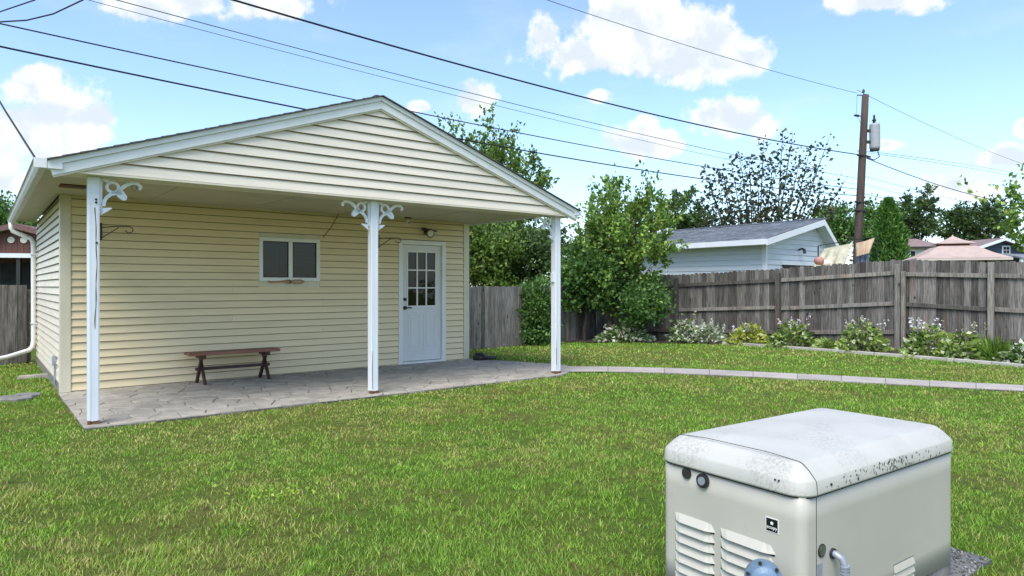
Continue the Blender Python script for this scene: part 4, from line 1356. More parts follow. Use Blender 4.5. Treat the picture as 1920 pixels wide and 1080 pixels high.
    o.location = GEN_O; o.rotation_euler = (0, 0, GEN_A)
    tag(o, 'grey crushed stone around the generator', 'gravel', kind='stuff')


generator()


# ------------------------------------------------------------------ fences
def board_fence(name, label, p0, p1, top0, top1, board=0.14, gap=0.004, rails=(), rail_side=1, posts=(), wood='fence_wood', dog=True, seed=1, tops=None, group=None, bottom=None):
    """boards on rails on posts, all separate; p0 -> p1 on the ground"""
    rnd = random.Random(seed)
    d = (p1 - p0); d.z = 0; L = d.length; d.normalize(); ang = math.atan2(d.y, d.x)
    t = thing(name, label, 'fence', (p0.x, p0.y, 0), ang, group)
    meshes = []
    n = int(L / board)
    for i in range(n):
        s = (i + 0.5) * board
        p = p0 + d * s
        zt = (tops(s) if tops else top0 + (top1 - top0) * s / L) + rnd.uniform(-0.015, 0.015)
        zb = gh(0, p.y) + rnd.uniform(-0.03, 0.02) if bottom is None else bottom
        w = board - gap - rnd.uniform(0, 0.0015)
        h = zt - zb; c = 0.028 if dog else 0.004
        mb = MB()
        prof = [(-w / 2, 0), (w / 2, 0), (w / 2, h - c), (w / 2 - c, h), (-w / 2 + c, h), (-w / 2, h - c)]
        yo = rnd.uniform(-0.009, 0.009); tw = rnd.uniform(-0.004, 0.004)
        mb.rings([[(x, -0.009 + yo + tw * x / w, z) for x, z in prof], [(x, 0.009 + yo + tw * x / w, z) for x, z in prof]])
        b = mb.build('board', wood, t)
        b.location = (s, 0, zb); b.rotation_euler = (0, rnd.uniform(-0.0012, 0.0012), 0)
    return t, ang, d


def right_fence():
    s_hi, s_lo = 8.1, -6.4      # from the far corner towards the viewer's right
    p0 = FP + FD * s_hi; p1 = FP + FD * s_lo
    t, ang, d = board_fence('wooden_fence', 'tall weathered grey board fence with three rails behind the flower bed', p0, p1, 0, 0, 0.122, 0.0008,
                            tops=lambda s: fence_top(s_hi - s), seed=8)
    # rails and posts are on our side of the boards
    posts_s = [fence_s(1272) + 2 * 2.55, fence_s(1272) + 2.55, fence_s(1272), fence_s(1463), 0.0, fence_s(1860), -4.2, -6.4]
    posts_s = [s for s in posts_s if s <= s_hi]
    rnd = random.Random(3)
    side = -1.0        # local y towards the camera
    for k, s in enumerate(posts_s):
        p = FP + FD * s
        zt = fence_top(s) - (0.10 if k not in (4,) else 0.02)
        zb = gh(0, p.y) - 0.1
        lean = {0: 0.0}.get(k, rnd.uniform(-0.03, 0.03))
        w = 0.10
        m = MB().hexa([(-w / 2, -w / 2, 0), (w / 2, -w / 2, 0), (w / 2, w / 2, 0), (-w / 2, w / 2, 0),
                       (-w / 2 + lean, -w / 2, zt - zb), (w / 2 + lean, -w / 2, zt - zb), (w / 2 + lean, w / 2, zt - zb), (-w / 2 + lean, w / 2, zt - zb)]).build('post', 'fence_rail', t, bevel=0.008)
        m.location = (s_hi - s, side * 0.115, zb)
    zz = {}
    for k in range(len(posts_s) - 1):
        a, b = posts_s[k], posts_s[k + 1]
        for j, (f) in enumerate((0.845, 0.50, 0.185)):
            def zr(s):
                top = fence_top(s)
                return top - 1.89 + 1.89 * f
            xa, xb = s_hi - a + 0.045, s_hi - b - 0.045
            r1, r2 = rnd.uniform(-0.02, 0.02), rnd.uniform(-0.02, 0.02)
            MB().bar((xa, side * 0.033, zr(a) + r1), (xb, side * 0.033, zr(b) + r2), 0.042, 0.085).build('rail', 'fence_rail', t, bevel=0.005)
    # doubled post at the step of the fence
    m = MB().box(-0.04, 0.04, -0.045, 0.045, 0, 1.72).build('post', 'fence_rail', t, bevel=0.008)
    m.location = (s_hi + 0.11, side * 0.11, -0.05)


right_fence()


def low_fences():
    t, ang, d = board_fence('back_fence', 'lower weathered board fence closing the yard behind the garage', BF0 - (BF1 - BF0).normalized() * 1.5, BF1, 1.345, 1.37, 0.125, 0.003, wood='fence_wood_light', dog=False, seed=21)
    L = (BF1 - BF0).length + 1.5
    for z in (0.25, 1.02):
        MB().bar((0, 0.035, z), (L, 0.035, z - 0.1), 0.04, 0.09).build('rail', 'fence_rail', t)
    for k in range(5):
        m = MB().box(-0.05, 0.05, 0.057, 0.155, -0.5, 1.25).build('post', 'fence_rail', t); m.location = (0.1 + k * (L - 0.2) / 4, 0, 0)
    t, ang, d = board_fence('side_fence', 'low dark board fence beside the garage downspout', LF1, LF0, 1.385, 1.385, 0.135, 0.003, wood='fence_wood', dog=False, seed=31)
    L = (LF0 - LF1).length
    for z in (0.25, 1.1):
        MB().bar((0, 0.035, z), (L, 0.035, z), 0.04, 0.09).build('rail', 'fence_rail', t)
    for k in range(4):
        m = MB().box(-0.05, 0.05, 0.057, 0.155, -0.3, 1.3).build('post', 'fence_rail', t); m.location = (0.1 + k * (L - 0.2) / 3, 0, 0)


low_fences()


# ------------------------------------------------------------------ vegetation
def leaf_arrays(P, N, size, rs, aspect=0.55, fold=0.25):
    """diamond leaves at points P, pointing roughly along N"""
    n = len(P)
    d = N + rs.normal(0, 0.55, (n, 3)); d /= np.linalg.norm(d, axis=1, keepdims=True) + 1e-9
    r = rs.normal(0, 1, (n, 3)); r[:, 2] *= 0.5
    s = np.cross(d, r); s /= np.linalg.norm(s, axis=1, keepdims=True) + 1e-9
    u = np.cross(s, d)
    L = size * rs.uniform(0.6, 1.3, (n, 1)); W = L * aspect / 2
    V = np.stack([P, P + d * L * 0.5 + s * W + u * W * fold, P + d * L, P + d * L * 0.5 - s * W + u * W * fold], 1)
    Fc = np.arange(n * 4).reshape(n, 4)
    return V.reshape(-1, 3), Fc


def leaf_cols(n, cols, w, rs, jit=0.25):
    cols = np.array(cols); idx = rs.choice(len(cols), n, p=np.array(w) / sum(w))
    return cols[idx] * rs.uniform(1 - jit, 1 + jit, (n, 1))


GREENS = dict(
    maple=([(0.071, 0.130, 0.026), (0.118, 0.201, 0.035), (0.224, 0.307, 0.059)], (3, 4, 1.6)),
    lilac=([(0.088, 0.177, 0.039), (0.165, 0.283, 0.059), (0.366, 0.472, 0.100)], (3, 4, 2.6)),
    dark=([(0.047, 0.088, 0.028), (0.083, 0.142, 0.041), (0.130, 0.201, 0.053)], (4, 4, 1.2)),
    hedge=([(0.059, 0.136, 0.033), (0.100, 0.201, 0.047), (0.177, 0.277, 0.065)], (4, 4, 1.2)),
    grey=([(0.047, 0.059, 0.033), (0.077, 0.092, 0.047), (0.189, 0.130, 0.053)], (5, 4, 0.35)),
    arbor=([(0.053, 0.136, 0.028), (0.094, 0.212, 0.038), (0.153, 0.283, 0.053)], (4, 4, 1.5)))


def tree(name, label, base, crown_c, radii, n_clump, per, leaf, green, seed, trunk_r=0.14, clump_r=0.45, aspect=0.55, group=None, cat='tree', spiky=0.0, bark='bark', low=-1.0, flat=1.0, shell=0.5, jitter=0.25):
    """trunk with limbs to every leaf clump; clumps fill an uneven ellipsoid"""
    rs = np.random.RandomState(seed)
    base = Vector(base); cc = Vector(crown_c)
    t = thing(name, label, cat, base, 0, group)
    C = []
    ph = rs.uniform(0, 6.28, 6)
    tries = 0
    while len(C) < n_clump and tries < n_clump * 40:
        tries += 1
        v = rs.normal(0, 1, 3); v /= np.linalg.norm(v)
        if v[2] < low: continue
        az = math.atan2(v[1], v[0])
        lump = 1 + 0.16 * math.sin(3 * az + ph[0]) + 0.13 * math.sin(5 * v[2] * 2 + ph[1] + az) + 0.12 * math.sin(7 * az + ph[2] + 3 * v[2])
        r = (rs.uniform(shell ** 3, 1) ** (1 / 3)) * lump
        C.append(np.array([cc.x + v[0] * radii[0] * r, cc.y + v[1] * radii[1] * r, cc.z + v[2] * radii[2] * r]))
    C = np.array(C)
    wood = MB()
    b0 = Vector((0, 0, -0.1)); top = Vector((cc.x - base.x, cc.y - base.y, cc.z - base.z + radii[2] * 0.25))
    fork = Vector((0, 0, 0)).lerp(top, 0.35)
    spine = [b0, b0.lerp(fork, 0.5) + Vector(rs.normal(0, 0.04, 3)), fork, fork.lerp(top, 0.5) + Vector(rs.normal(0, 0.12, 3)), top]
    wood.tube(spine, [trunk_r * 1.25, trunk_r, trunk_r * 0.85, trunk_r * 0.5, trunk_r * 0.15], 8)
    for c in C[:: max(1, len(C) // 60)]:
        e = Vector(c) - base
        s = fork.lerp(top, max(0.02, min(0.95, rs.uniform(0.0, 0.8) * (0.3 + (e.z - fork.z) / max(0.1, top.z - fork.z)))))
        m = s.lerp(e, 0.5) + Vector((0, 0, -0.08 * (e - s).length)) + Vector(rs.normal(0, 0.06, 3))
        wood.tube([s, m, e], [trunk_r * 0.3, trunk_r * 0.18, trunk_r * 0.05], 5)
    wood.build('trunk', bark, t)
    Ps = []; Ns = []; Cs = []
    for c in C:
        k = int(per * rs.uniform(0.6, 1.4))
        cr = clump_r * rs.uniform(0.6, 1.3)
        q = rs.normal(0, 0.5, (k, 3)) * cr; q[:, 2] *= 0.75 * flat
        out = c - np.array(cc); out /= np.linalg.norm(out) + 1e-9
        if spiky:
            # leaves strung along upward twigs
            ntw = max(2, k // 22)
            tw = rs.randint(0, ntw, k)
            td = np.stack([rs.normal(0, 0.45, ntw), rs.normal(0, 0.45, ntw), rs.uniform(0.5, 1.1, ntw)], 1) + out * 0.5
            ts = rs.normal(0, 0.35, (ntw, 3)) * cr
            q = ts[tw] + td[tw] * rs.uniform(0, spiky, (k, 1)) * cr * 2 + rs.normal(0, 0.09, (k, 3)) * cr
        Ps.append(c + q)
        nn = np.tile(out * 0.6 + np.array([0, 0, 0.15]), (k, 1)) + rs.normal(0, 0.4, (k, 3)); Ns.append(nn)
        tone = rs.uniform(0.75, 1.25)
        Cs.append(leaf_cols(k, *GREENS[green], rs, jitter) * tone)
    P = np.concatenate(Ps) - np.array(base); N = np.concatenate(Ns); cl = np.concatenate(Cs)
    V, Fc = leaf_arrays(P, N, leaf, rs, aspect)
    quads_mesh('crown', V, Fc, np.repeat(cl, 4, 0), 'leaf', t)
    return t


def g3(u, d):
    x = (u - 960) / F * d
    return Vector((x, d, gh(x, d)))


def zpx(v, d):
    return H + (Y0 - v) / F * d


# the big lilac-like shrub tree in the far corner of the yard
d = 17.6
tree('corner_tree', 'tall bushy bright green shrub tree in the corner of the lawn', g3(1140, 17.4), (at(1168, 470, d).x, d, zpx(462, d)), (0.98, 0.95, 1.5), 110, 140, 0.105, 'lilac', 1, 0.07, 0.42, 0.6, spiky=0.45, bark='bark_dark', shell=0.3)
# second, broader skirt of the same stand
tree('broad_shrub', 'dense dark green shrub spreading low in front of the corner fences', g3(1095, 17.6), (at(1112, 520, d).x - 0.05, 17.7, zpx(510, d)), (0.75, 0.75, 0.95), 80, 190, 0.105, 'hedge', 2, 0.05, 0.40, 0.6, cat='shrub', bark='bark_dark', shell=0.2)
tree('small_shrub', 'leafy green shrub reaching across the fence post by the hostas', g3(1195, 17.4), (at(1205, 565, 17.0).x, 17.0, zpx(570, 17.0)), (0.58, 0.5, 0.46), 30, 130, 0.10, 'hedge', 5, 0.035, 0.32, 0.6, cat='shrub', bark='bark_dark', shell=0.2)
# narrow shrub against the back fence, behind the right-hand porch post
tree('upright_shrub', 'dense upright green shrub against the low back fence', g3(1008, 16.0), (at(1010, 585, 16.0).x, 16.0, zpx(588, 16.0)), (0.36, 0.36, 0.72), 60, 170, 0.075, 'hedge', 3, 0.03, 0.26, 0.6, cat='shrub', bark='bark_dark', shell=0.1)
# trees over the back fence
tree('maple_tree', 'large dark green maple rising behind the garage roof', g3(930, 25), (at(908, 400, 25).x, 25, zpx(392, 25)), (2.05, 2.0, 2.45), 120, 140, 0.16, 'maple', 4, 0.2, 0.62, 0.6, spiky=0.5, shell=0.35)
tree('thicket_tree', 'dark leafy tree standing just beyond the low back fence', g3(960, 20.5), (at(965, 470, 20.5).x, 20.5, zpx(478, 20.5)), (1.5, 0.9, 0.95), 85, 170, 0.12, 'dark', 6, 0.1, 0.5, 0.6, shell=0.2)
tree('thicket_tree', 'glossy dark tree overhanging the back fence beside the garage corner', g3(905, 19.0), (at(912, 480, 19.0).x, 19.0, zpx(478, 19.0)), (0.8, 0.7, 0.95), 60, 160, 0.11, 'maple', 16, 0.08, 0.42, 0.6, shell=0.2)
# distance
tree('far_tree', 'dark tree filling the gap behind the grey roofed garage', g3(1275, 38), (at(1275, 410, 38).x, 38, zpx(415, 38)), (1.5, 1.3, 1.35), 46, 110, 0.2, 'dark', 7, 0.16, 0.6, 0.6, spiky=0.25, shell=0.2)
tree('far_tree', 'rounded green tree between the grey roof and the utility pole', g3(1570, 40), (at(1575, 425, 40).x, 40, zpx(428, 40)), (1.1, 1.1, 1.25), 50, 120, 0.2, 'hedge', 8, 0.16, 0.65, 0.6, shell=0.2)
tree('far_tree', 'green tree just right of the utility pole behind the conical evergreen', g3(1640, 40), (at(1645, 425, 40).x, 40, zpx(430, 40)), (1.2, 1.1, 1.4), 50, 120, 0.2, 'hedge', 9, 0.16, 0.65, 0.6, shell=0.2)
tree('far_tree', 'feathery dark tree above the small pink roofed house', g3(1715, 44), (at(1712, 420, 44).x, 44, zpx(425, 44)), (1.2, 1.3, 1.75), 50, 100, 0.24, 'dark', 10, 0.18, 0.62, 0.5, spiky=0.35, shell=0.25)
tree('far_tree', 'wide dark tree above the gazebo roof and blue house', g3(1840, 46), (at(1828, 425, 46).x, 46, zpx(428, 46)), (2.2, 1.8, 1.25), 70, 100, 0.26, 'dark', 11, 0.2, 0.68, 0.5, spiky=0.35, shell=0.3)
tree('far_tree', 'green treetop behind the brown shed', g3(25, 34), (at(5, 425, 34).x, 34, zpx(425, 34)), (1.6, 1.5, 1.1), 45, 120, 0.2, 'hedge', 12, 0.16, 0.6, 0.6, shell=0.2)
# branch tips of a neighbour's tree at the right
tree('neighbour_tree', 'leafy young tree beyond the fence with drooping branch tips', g3(2010, 15.5), (at(1985, 395, 15.5).x, 15.5, zpx(405, 15.5)), (1.05, 1.0, 1.15), 60, 45, 0.13, 'lilac', 13, 0.05, 0.32, 0.6, spiky=0.9, shell=0.4)


def conifer(name, label, base, h, r, seed):
    rs = np.random.RandomState(seed)
    t = thing(name, label, 'evergreen', base)
    MB().tube([(0, 0, -0.1), (0, 0, h * 0.95)], [0.09, 0.01], 8).build('trunk', 'bark_dark', t)
    n = 15000
    f = rs.rand(n) ** 0.8
    prof = np.interp(f, [0, 0.12, 0.4, 0.75, 0.93, 1.0], [0.80, 0.98, 0.95, 0.66, 0.30, 0.04])
    az = rs.uniform(0, 6.28, n)
    lump = 1 + 0.10 * np.sin(az * 5 + f * 14) + 0.08 * np.sin(az * 9 - f * 25)
    rad = r * prof * lump * rs.uniform(0.55, 1.03, n)
    P = np.stack([rad * np.cos(az), rad * np.sin(az), f * h], 1)
    N = np.stack([np.cos(az) * 0.35, np.sin(az) * 0.35, np.full(n, 0.9)], 1)
    V, Fc = leaf_arrays(P, N, 0.17, rs, 0.32)
    c = leaf_cols(n, *GREENS['arbor'], rs) * (0.8 + 0.4 * rs.rand(n, 1))
    quads_mesh('crown', V, Fc, np.repeat(c, 4, 0), 'leaf', t)


conifer('arborvitae', 'dense conical evergreen rising over the fence beside the tan cloth', g3(1666, 23.5), zpx(377, 23.5) + 0.27, 0.72, 5)


def shoot_tree():
    """open tree of upright shoots with separate dark leaves against the sky"""
    rs = np.random.RandomState(17)
    d = 27.0
    base = g3(1425, d)
    t = thing('open_tree', 'sparse open tree of upright leafy shoots behind the grey roofed garage', 'tree', base)
    wood = MB()
    wood.tube([(0, 0, -0.1), (0.05, 0, 1.2), (0, 0.05, 2.4)], [0.16, 0.13, 0.11], 8)
    P = []; N = []
    tips = []
    specs = [(1432, 262, 1.0), (1468, 245, 1.0), (1487, 250, 0.9), (1556, 255, 0.8), (1522, 268, 0.9), (1405, 292, 1), (1385, 285, 1), (1370, 300, 1), (1345, 312, 1), (1318, 312, 1),
             (1450, 300, 1), (1500, 300, 1), (1535, 310, 0.9), (1420, 320, 1), (1330, 345, 1), (1475, 330, 1), (1590, 330, 0.35), (1575, 350, 0.35), (1360, 350, 1), (1545, 340, .8), (1395, 340, 1), (1440, 345, 1), (1510, 345, 1), (1312, 372, 1), (1540, 375, .8), (1585, 375, .5), (1480, 370, 1), (1335, 385, 1), (1380, 380, 1), (1560, 395, .8), (1410, 375, 1), (1450, 385, 1), (1355, 400, 1), (1520, 395, 1), (1500, 400, 1), (1425, 400, 1), (1325, 410, 1), (1390, 410, 1)]
    for (u, v, dens) in specs:
        y = rs.uniform(-1.3, 1.3)
        p = at(u, v, d + y)
        e = Vector((p.x - base.x, y, p.z - base.z))
        s = Vector((rs.normal(0, 0.1), rs.normal(0, 0.1), rs.uniform(1.6, 2.4)))
        m = s.lerp(e, 0.45); m.x += (e.x - s.x) * 0.16; m.z -= 0.15
        m2 = s.lerp(e, 0.75); m2.x += (e.x - s.x) * 0.07
        wood.tube([s, m, m2, e], [0.05, 0.028, 0.018, 0.006], 5)
        pts = [s, m, m2, e]
        nl = int(80 * dens)
        for k in range(nl):
            f = 0.35 + 0.65 * rs.rand() ** 0.8
            q = f * 3; i = min(2, int(q)); c = pts[i].lerp(pts[i + 1], q - i)
            sp = 0.11 + 0.34 * (1 - f)
            P.append((c.x + rs.normal(0, sp), c.y + rs.normal(0, sp), c.z + rs.normal(0, sp * 0.7)))
            N.append((rs.normal(0, 0.5), rs.normal(0, 0.5), 0.2))
    for k in range(750):     # fuller lower crown
        P.append((rs.normal(0.0, 1.25), rs.normal(0, 0.9), rs.uniform(2.2, 4.6) + rs.normal(0, 0.2)))
        N.append((rs.normal(0, 0.5), rs.normal(0, 0.5), 0.1))
    wood.build('trunk', 'bark_dark', t)
    P = np.array(P); N = np.array(N)
    V, Fc = leaf_arrays(P, N, 0.185, rs, 0.6)
    quads_mesh('crown', V, Fc, np.repeat(leaf_cols(len(P), *GREENS['grey'], rs), 4, 0), 'leaf', t)


shoot_tree()


def bed_plant(name, label, u, v, hpx, wpx, kind, seed, cat='plant'):
    """clump of arching leaves with optional flower stalks; sits where its foot shows in the photograph"""
    rs = np.random.RandomState(seed)
    us = [q[0] for q in BED_PX]
    edge = float(np.interp(u, us, [p.y for p in BED]))
    d = min(edge + 0.42, FP.y + FD.y * fence_s(u) - 0.42)
    x = (u - 960) / F * d
    base = Vector((x, d, gh(x, d) + 0.01))
    w = wpx / F * d / 2 * 1.15; h = hpx / F * d * 1.25
    t = thing(name, label, cat, base, 0, 'plants in the bed along the fence')
    pal = {'white': ([(0.78, 0.79, 0.66), (0.15, 0.24, 0.07), (0.07, 0.13, 0.04)], (2, 2, 1.2)),
           'silver': ([(0.58, 0.6, 0.52), (0.28, 0.34, 0.2), (0.12, 0.17, 0.08)], (2, 2, 1.2)),
           'lime': ([(0.42, 0.45, 0.07), (0.28, 0.35, 0.06), (0.55, 0.55, 0.28)], (2, 2, 1)),
           'green': ([(0.19, 0.29, 0.06), (0.31, 0.39, 0.09), (0.62, 0.66, 0.42), (0.06, 0.11, 0.03)], (2, 2, 1.0, 1.0)),
           'fern': ([(0.11, 0.2, 0.03), (0.16, 0.25, 0.04)], (1, 1))}[kind]
    n = int(460 * max(1, w / 0.5))
    if kind == 'fern':
        n = 420
        P = np.stack([rs.normal(0, w * 0.3, n), rs.normal(0, w * 0.3, n), np.zeros(n)], 1)
        N = np.stack([rs.normal(0, 0.35, n), rs.normal(0, 0.35, n), np.ones(n)], 1)
        V, Fc = leaf_arrays(P, N, h, rs, 0.06, 0.1)
    else:
        az = rs.uniform(0, 6.28, n); rr_ = np.sqrt(rs.rand(n))
        P = np.stack([np.cos(az) * rr_ * w * 0.85, np.sin(az) * rr_ * 0.34, h * (1 - rr_ ** 2) * rs.uniform(0.35, 1.0, n) + 0.03], 1)
        N = np.stack([np.cos(az) * (0.4 + rr_), np.sin(az) * (0.4 + rr_), 0.35 - 0.5 * rr_], 1)
        V, Fc = leaf_arrays(P, N, {'silver': 0.12}.get(kind, 0.14), rs, 0.5, 0.3)
    c = leaf_cols(n, *pal, rs, 0.2)
    if kind == 'white':      # pale margins: outer vertices paler
        cc = np.repeat(c, 4, 0).reshape(-1, 4, 3)
    quads_mesh('foliage', V, Fc, np.repeat(c, 4, 0), 'leaf', t)
    MB().tube([(0, 0, -0.03), (0, 0, h * 0.6)], [0.02, 0.006], 6).build('stem', 'bark', t)
    return t, base, w, h, rs


def flower_stalks(t, w, h, rs, n, top, col, flowers=6, size=0.05, lean=0.25, stalk=(0.16, 0.17, 0.07), spread=0.7):
    """tall thin stalks with a loose row of small blossoms"""
    P = []; N = []
    for k in range(n):
        x0 = rs.uniform(-w, w) * spread; y0 = rs.uniform(-0.15, 0.15)
        hh = top * 0.88 * rs.uniform(0.75, 1.1); lx = rs.normal(0, lean) * hh * 0.5; ly = rs.normal(0, lean) * hh * 0.3
        MB().tube([(x0, y0, 0.0), (x0 + lx * 0.3, y0 + ly * 0.3, hh * 0.6), (x0 + lx, y0 + ly, hh)], [0.006, 0.005, 0.003], 5).build('stalk', 'stalk', t)
        for j in range(flowers):
            f = 0.72 + 0.3 * (j + rs.rand()) / flowers
            for _ in range(3):
                P.append((x0 + lx * f + rs.normal(0, 0.012), y0 + ly * f + rs.normal(0, 0.012), hh * f)); N.append(tuple(rs.normal(0, 0.8, 3)))
    P = np.array(P); N = np.array(N)
    V, Fc = leaf_arrays(P, N, size, rs, 0.7, 0.3)
    quads_mesh('blossoms', V, Fc, np.repeat(leaf_cols(len(P), [col, tuple(c * 0.8 for c in col)], (1, 1), rs, 0.1), 4, 0), 'petal', t)


t, b, w, h, rs = bed_plant('variegated_hosta', 'white edged hosta clump at the foot of the corner shrub', 1172, 641, 24, 105, 'white', 41)
flower_stalks(t, w, h, rs, 2, 0.62, (0.7, 0.68, 0.66), 4, 0.05)
t, b, w, h, rs = bed_plant('lambs_ear', 'silvery plant with upright pale spikes beside the leaning fence post', 1325, 642, 26, 80, 'silver', 42)
flower_stalks(t, w, h, rs, 9, 0.62, (0.62, 0.64, 0.58), 10, 0.05, 0.08)
t, b, w, h, rs = bed_plant('variegated_hosta', 'white and green hosta mound between the silvery spikes and fence post', 1285, 642, 30, 62, 'white', 43)
flower_stalks(t, w, h, rs, 3, 0.85, (0.52, 0.46, 0.34), 5, 0.05, 0.1)
t, b, w, h, rs = bed_plant('lime_hosta', 'bright yellow green hosta topped with white flowers', 1404, 643, 27, 74, 'lime', 44)
flower_stalks(t, w, h, rs, 8, 0.55, (0.78, 0.76, 0.82), 5, 0.055, 0.15)
t, b, w, h, rs = bed_plant('flowering_hosta', 'green hosta with pale pink arching flower stalks by a fence post', 1486, 649, 34, 84, 'green', 45)
flower_stalks(t, w, h, rs, 6, 0.80, (0.72, 0.62, 0.66), 6, 0.055, 0.25)
t, b, w, h, rs = bed_plant('flowering_hosta', 'bushy green hosta with few white blossoms in mid panel of fence', 1618, 661, 42, 88, 'green', 46)
flower_stalks(t, w, h, rs, 8, 0.74, (0.76, 0.72, 0.74), 4, 0.055, 0.2)
t, b, w, h, rs = bed_plant('flowering_hosta', 'large green hosta carrying white trumpet flowers right of the double post', 1742, 668, 42, 96, 'green', 47)
flower_stalks(t, w, h, rs, 7, 0.82, (0.8, 0.76, 0.8), 6, 0.06, 0.25)
t, b, w, h, rs = bed_plant('leafy_hosta', 'dark leaved hosta with thin bare stalks next to the large flowering one', 1806, 672, 40, 84, 'green', 48)
flower_stalks(t, w, h, rs, 8, 0.80, (0.45, 0.42, 0.3), 4, 0.04, 0.2)
bed_plant('fine_fern', 'feathery bright green tuft at the foot of a fence post', 1868, 672, 34, 50, 'fern', 49)
t, b, w, h, rs = bed_plant('edge_hosta', 'white edged hosta at the end of the bed past the fern', 1918, 682, 26, 62, 'white', 50)
bed_plant('low_weed', 'tiny weedy green sprout between hosta clumps by the edging', 1550, 655, 9, 30, 'green', 51)


# ------------------------------------------------------------------ utility poles and wires
POLE = Vector((at(1607, 300, 24).x, 24.0, 0))
E1 = Vector((C1, S1, 0))


def utility_pole(name, label, p, h, lean, transformer):
    t = thing(name, label, 'utility pole', p, 0, None)
    pts = [Vector((lean * (z - 2.2) / 6, 0, z)) for z in np.linspace(-1.0, h, 9)]
    MB().tube(pts, list(np.linspace(0.165, 0.115, 9)), 14).build('shaft', 'pole_wood', t, smooth=True)
    top = pts[-1]
    MB().tube([top + Vector((-0.05, 0, -0.1)), top + Vector((-0.07, 0, 0.16))], [0.02, 0.015], 8).tube([top + Vector((-0.07, 0, 0.10)), top + Vector((-0.07, 0, 0.2))], [0.05, 0.03], 10).build('pin_insulator', 'black_metal', t)
    if transformer:
        x = lean * (h - 3.7) / 6
        c = Vector((x + 0.38, -0.05, h - 1.95))
        tr = MB().tube([c, c + Vector((0, 0, 0.05)), c + Vector((0, 0, 0.85)), c + Vector((0, 0, 0.9))], [0.155, 0.175, 0.175, 0.155], 18).build('transformer', 'transformer_grey', t, smooth=False)
        MB().tube([c + Vector((-0.02, 0, 0.9)), c + Vector((-0.02, 0, 1.22))], [0.05, 0.03], 8).tube([c + Vector((-0.02, 0, 1.0)), c + Vector((-0.02, 0, 1.05))], 0.07, 10).build('bushing', 'black_metal', tr)
        MB().tube([c + Vector((0, 0, -0.001)), c + Vector((0, 0, -0.06))], 0.16, 18).build('transformer_foot', 'black_metal', tr)
        MB().bar(c + Vector((-0.38, 0, 0.25)), c + Vector((-0.16, 0, 0.25)), 0.08, 0.10).bar(c + Vector((-0.38, 0, 0.65)), c + Vector((-0.16, 0, 0.65)), 0.08, 0.10).build('mount', 'black_metal', tr)
        MB().tube([c + Vector((0.05, -0.1, -0.06)), c + Vector((0.10, -0.12, -0.30)), c + Vector((-0.1, -0.14, -0.42)), c + Vector((-0.35, -0.12, -0.32))], 0.018, 6).build('lead', 'wire_black', tr)
        # fuse cut-out hanging at the left near the top
        q = pts[-1] + Vector((-0.30, 0, -0.75))
        MB().tube([q + Vector((0, 0, 0.75)), q + Vector((-0.02, 0, 0.05))], 0.006, 5).tube([q, q + Vector((0.16, 0, -0.32))], 0.006, 5).build('jumper', 'wire_grey', t)
        MB().tube([q + Vector((-0.10, 0, 0.02)), q + Vector((0.06, 0, -0.0))], [0.035, 0.045], 8).bar(q + Vector((0.0, 0, 0.0)), q + Vector((0.27, 0, -0.02)), 0.03, 0.03).bar(q + Vector((0.0, 0, 0.74)), q + Vector((0.27, 0, 0.74)), 0.03, 0.03).build('fuse_cutout', 'black_metal', t)
    for z in (6.02, 4.35, 4.05):
        xx = lean * (z - 2.2) / 6
        MB().tube([(xx - 0.24, -0.10, z + 0.02), (xx - 0.02, -0.12, z)], 0.04, 8).tube([(xx + 0.02, -0.12, z), (xx + 0.22, -0.14, z - 0.06)], 0.03, 8).build('cable_clamp', 'black_metal', t)
    return t


HP = zpx(178, 24)
utility_pole('utility_pole', 'tall brown utility pole with a grey transformer beyond the fence', POLE, HP, 0.30, True)
PL = POLE - E1 * 42
PR = POLE + E1 * 42
utility_pole('utility_pole', 'brown utility pole at the near end of the overhead lines', PL, HP + 0.2, 0.0, False)
utility_pole('utility_pole', 'brown utility pole far along the overhead lines', PR, HP + 0.2, 0.0, False)


def plane_pt(u, v, off=0.0):
    """photo pixel on the vertical plane that carries the overhead lines"""
    k = (u - 960) / F
    bx, by = POLE.x + off * S1, POLE.y - off * C1
    t = (k * by - bx) / (E1.x - k * E1.y)
    dd = by + E1.y * t
    return t, H + (Y0 - v) / F * dd


def overhead(name, label, pix, rad, mname, zpole=None, zend=None, right=False, off=0.0):
    """least-squares sagging curve through the pixels, from pole to pole"""
    T = []; Z = []; Wt = []
    for (u, v) in pix:
        t, z = plane_pt(u, v, off); T.append(t); Z.append(z); Wt.append(1.0)
    te = 42 if right else -42
    if zpole is not None: T.append(0); Z.append(zpole); Wt.append(3)
    if zend is not None: T.append(te); Z.append(zend); Wt.append(0.15)
    A = np.vander(np.array(T), 3) * np.array(Wt)[:, None]
    co = np.linalg.lstsq(A, np.array(Z) * np.array(Wt), rcond=None)[0]
    pts = []
    for t in np.linspace(0, te, 46):
        p = POLE + E1 * t
        pts.append((p.x + off * S1, p.y - off * C1, float(np.polyval(co, t))))
    o = MB().tube(pts, rad * 0.75, 6).build(name, mname)
    tag(o, label, 'power line', 'overhead lines')
    return co


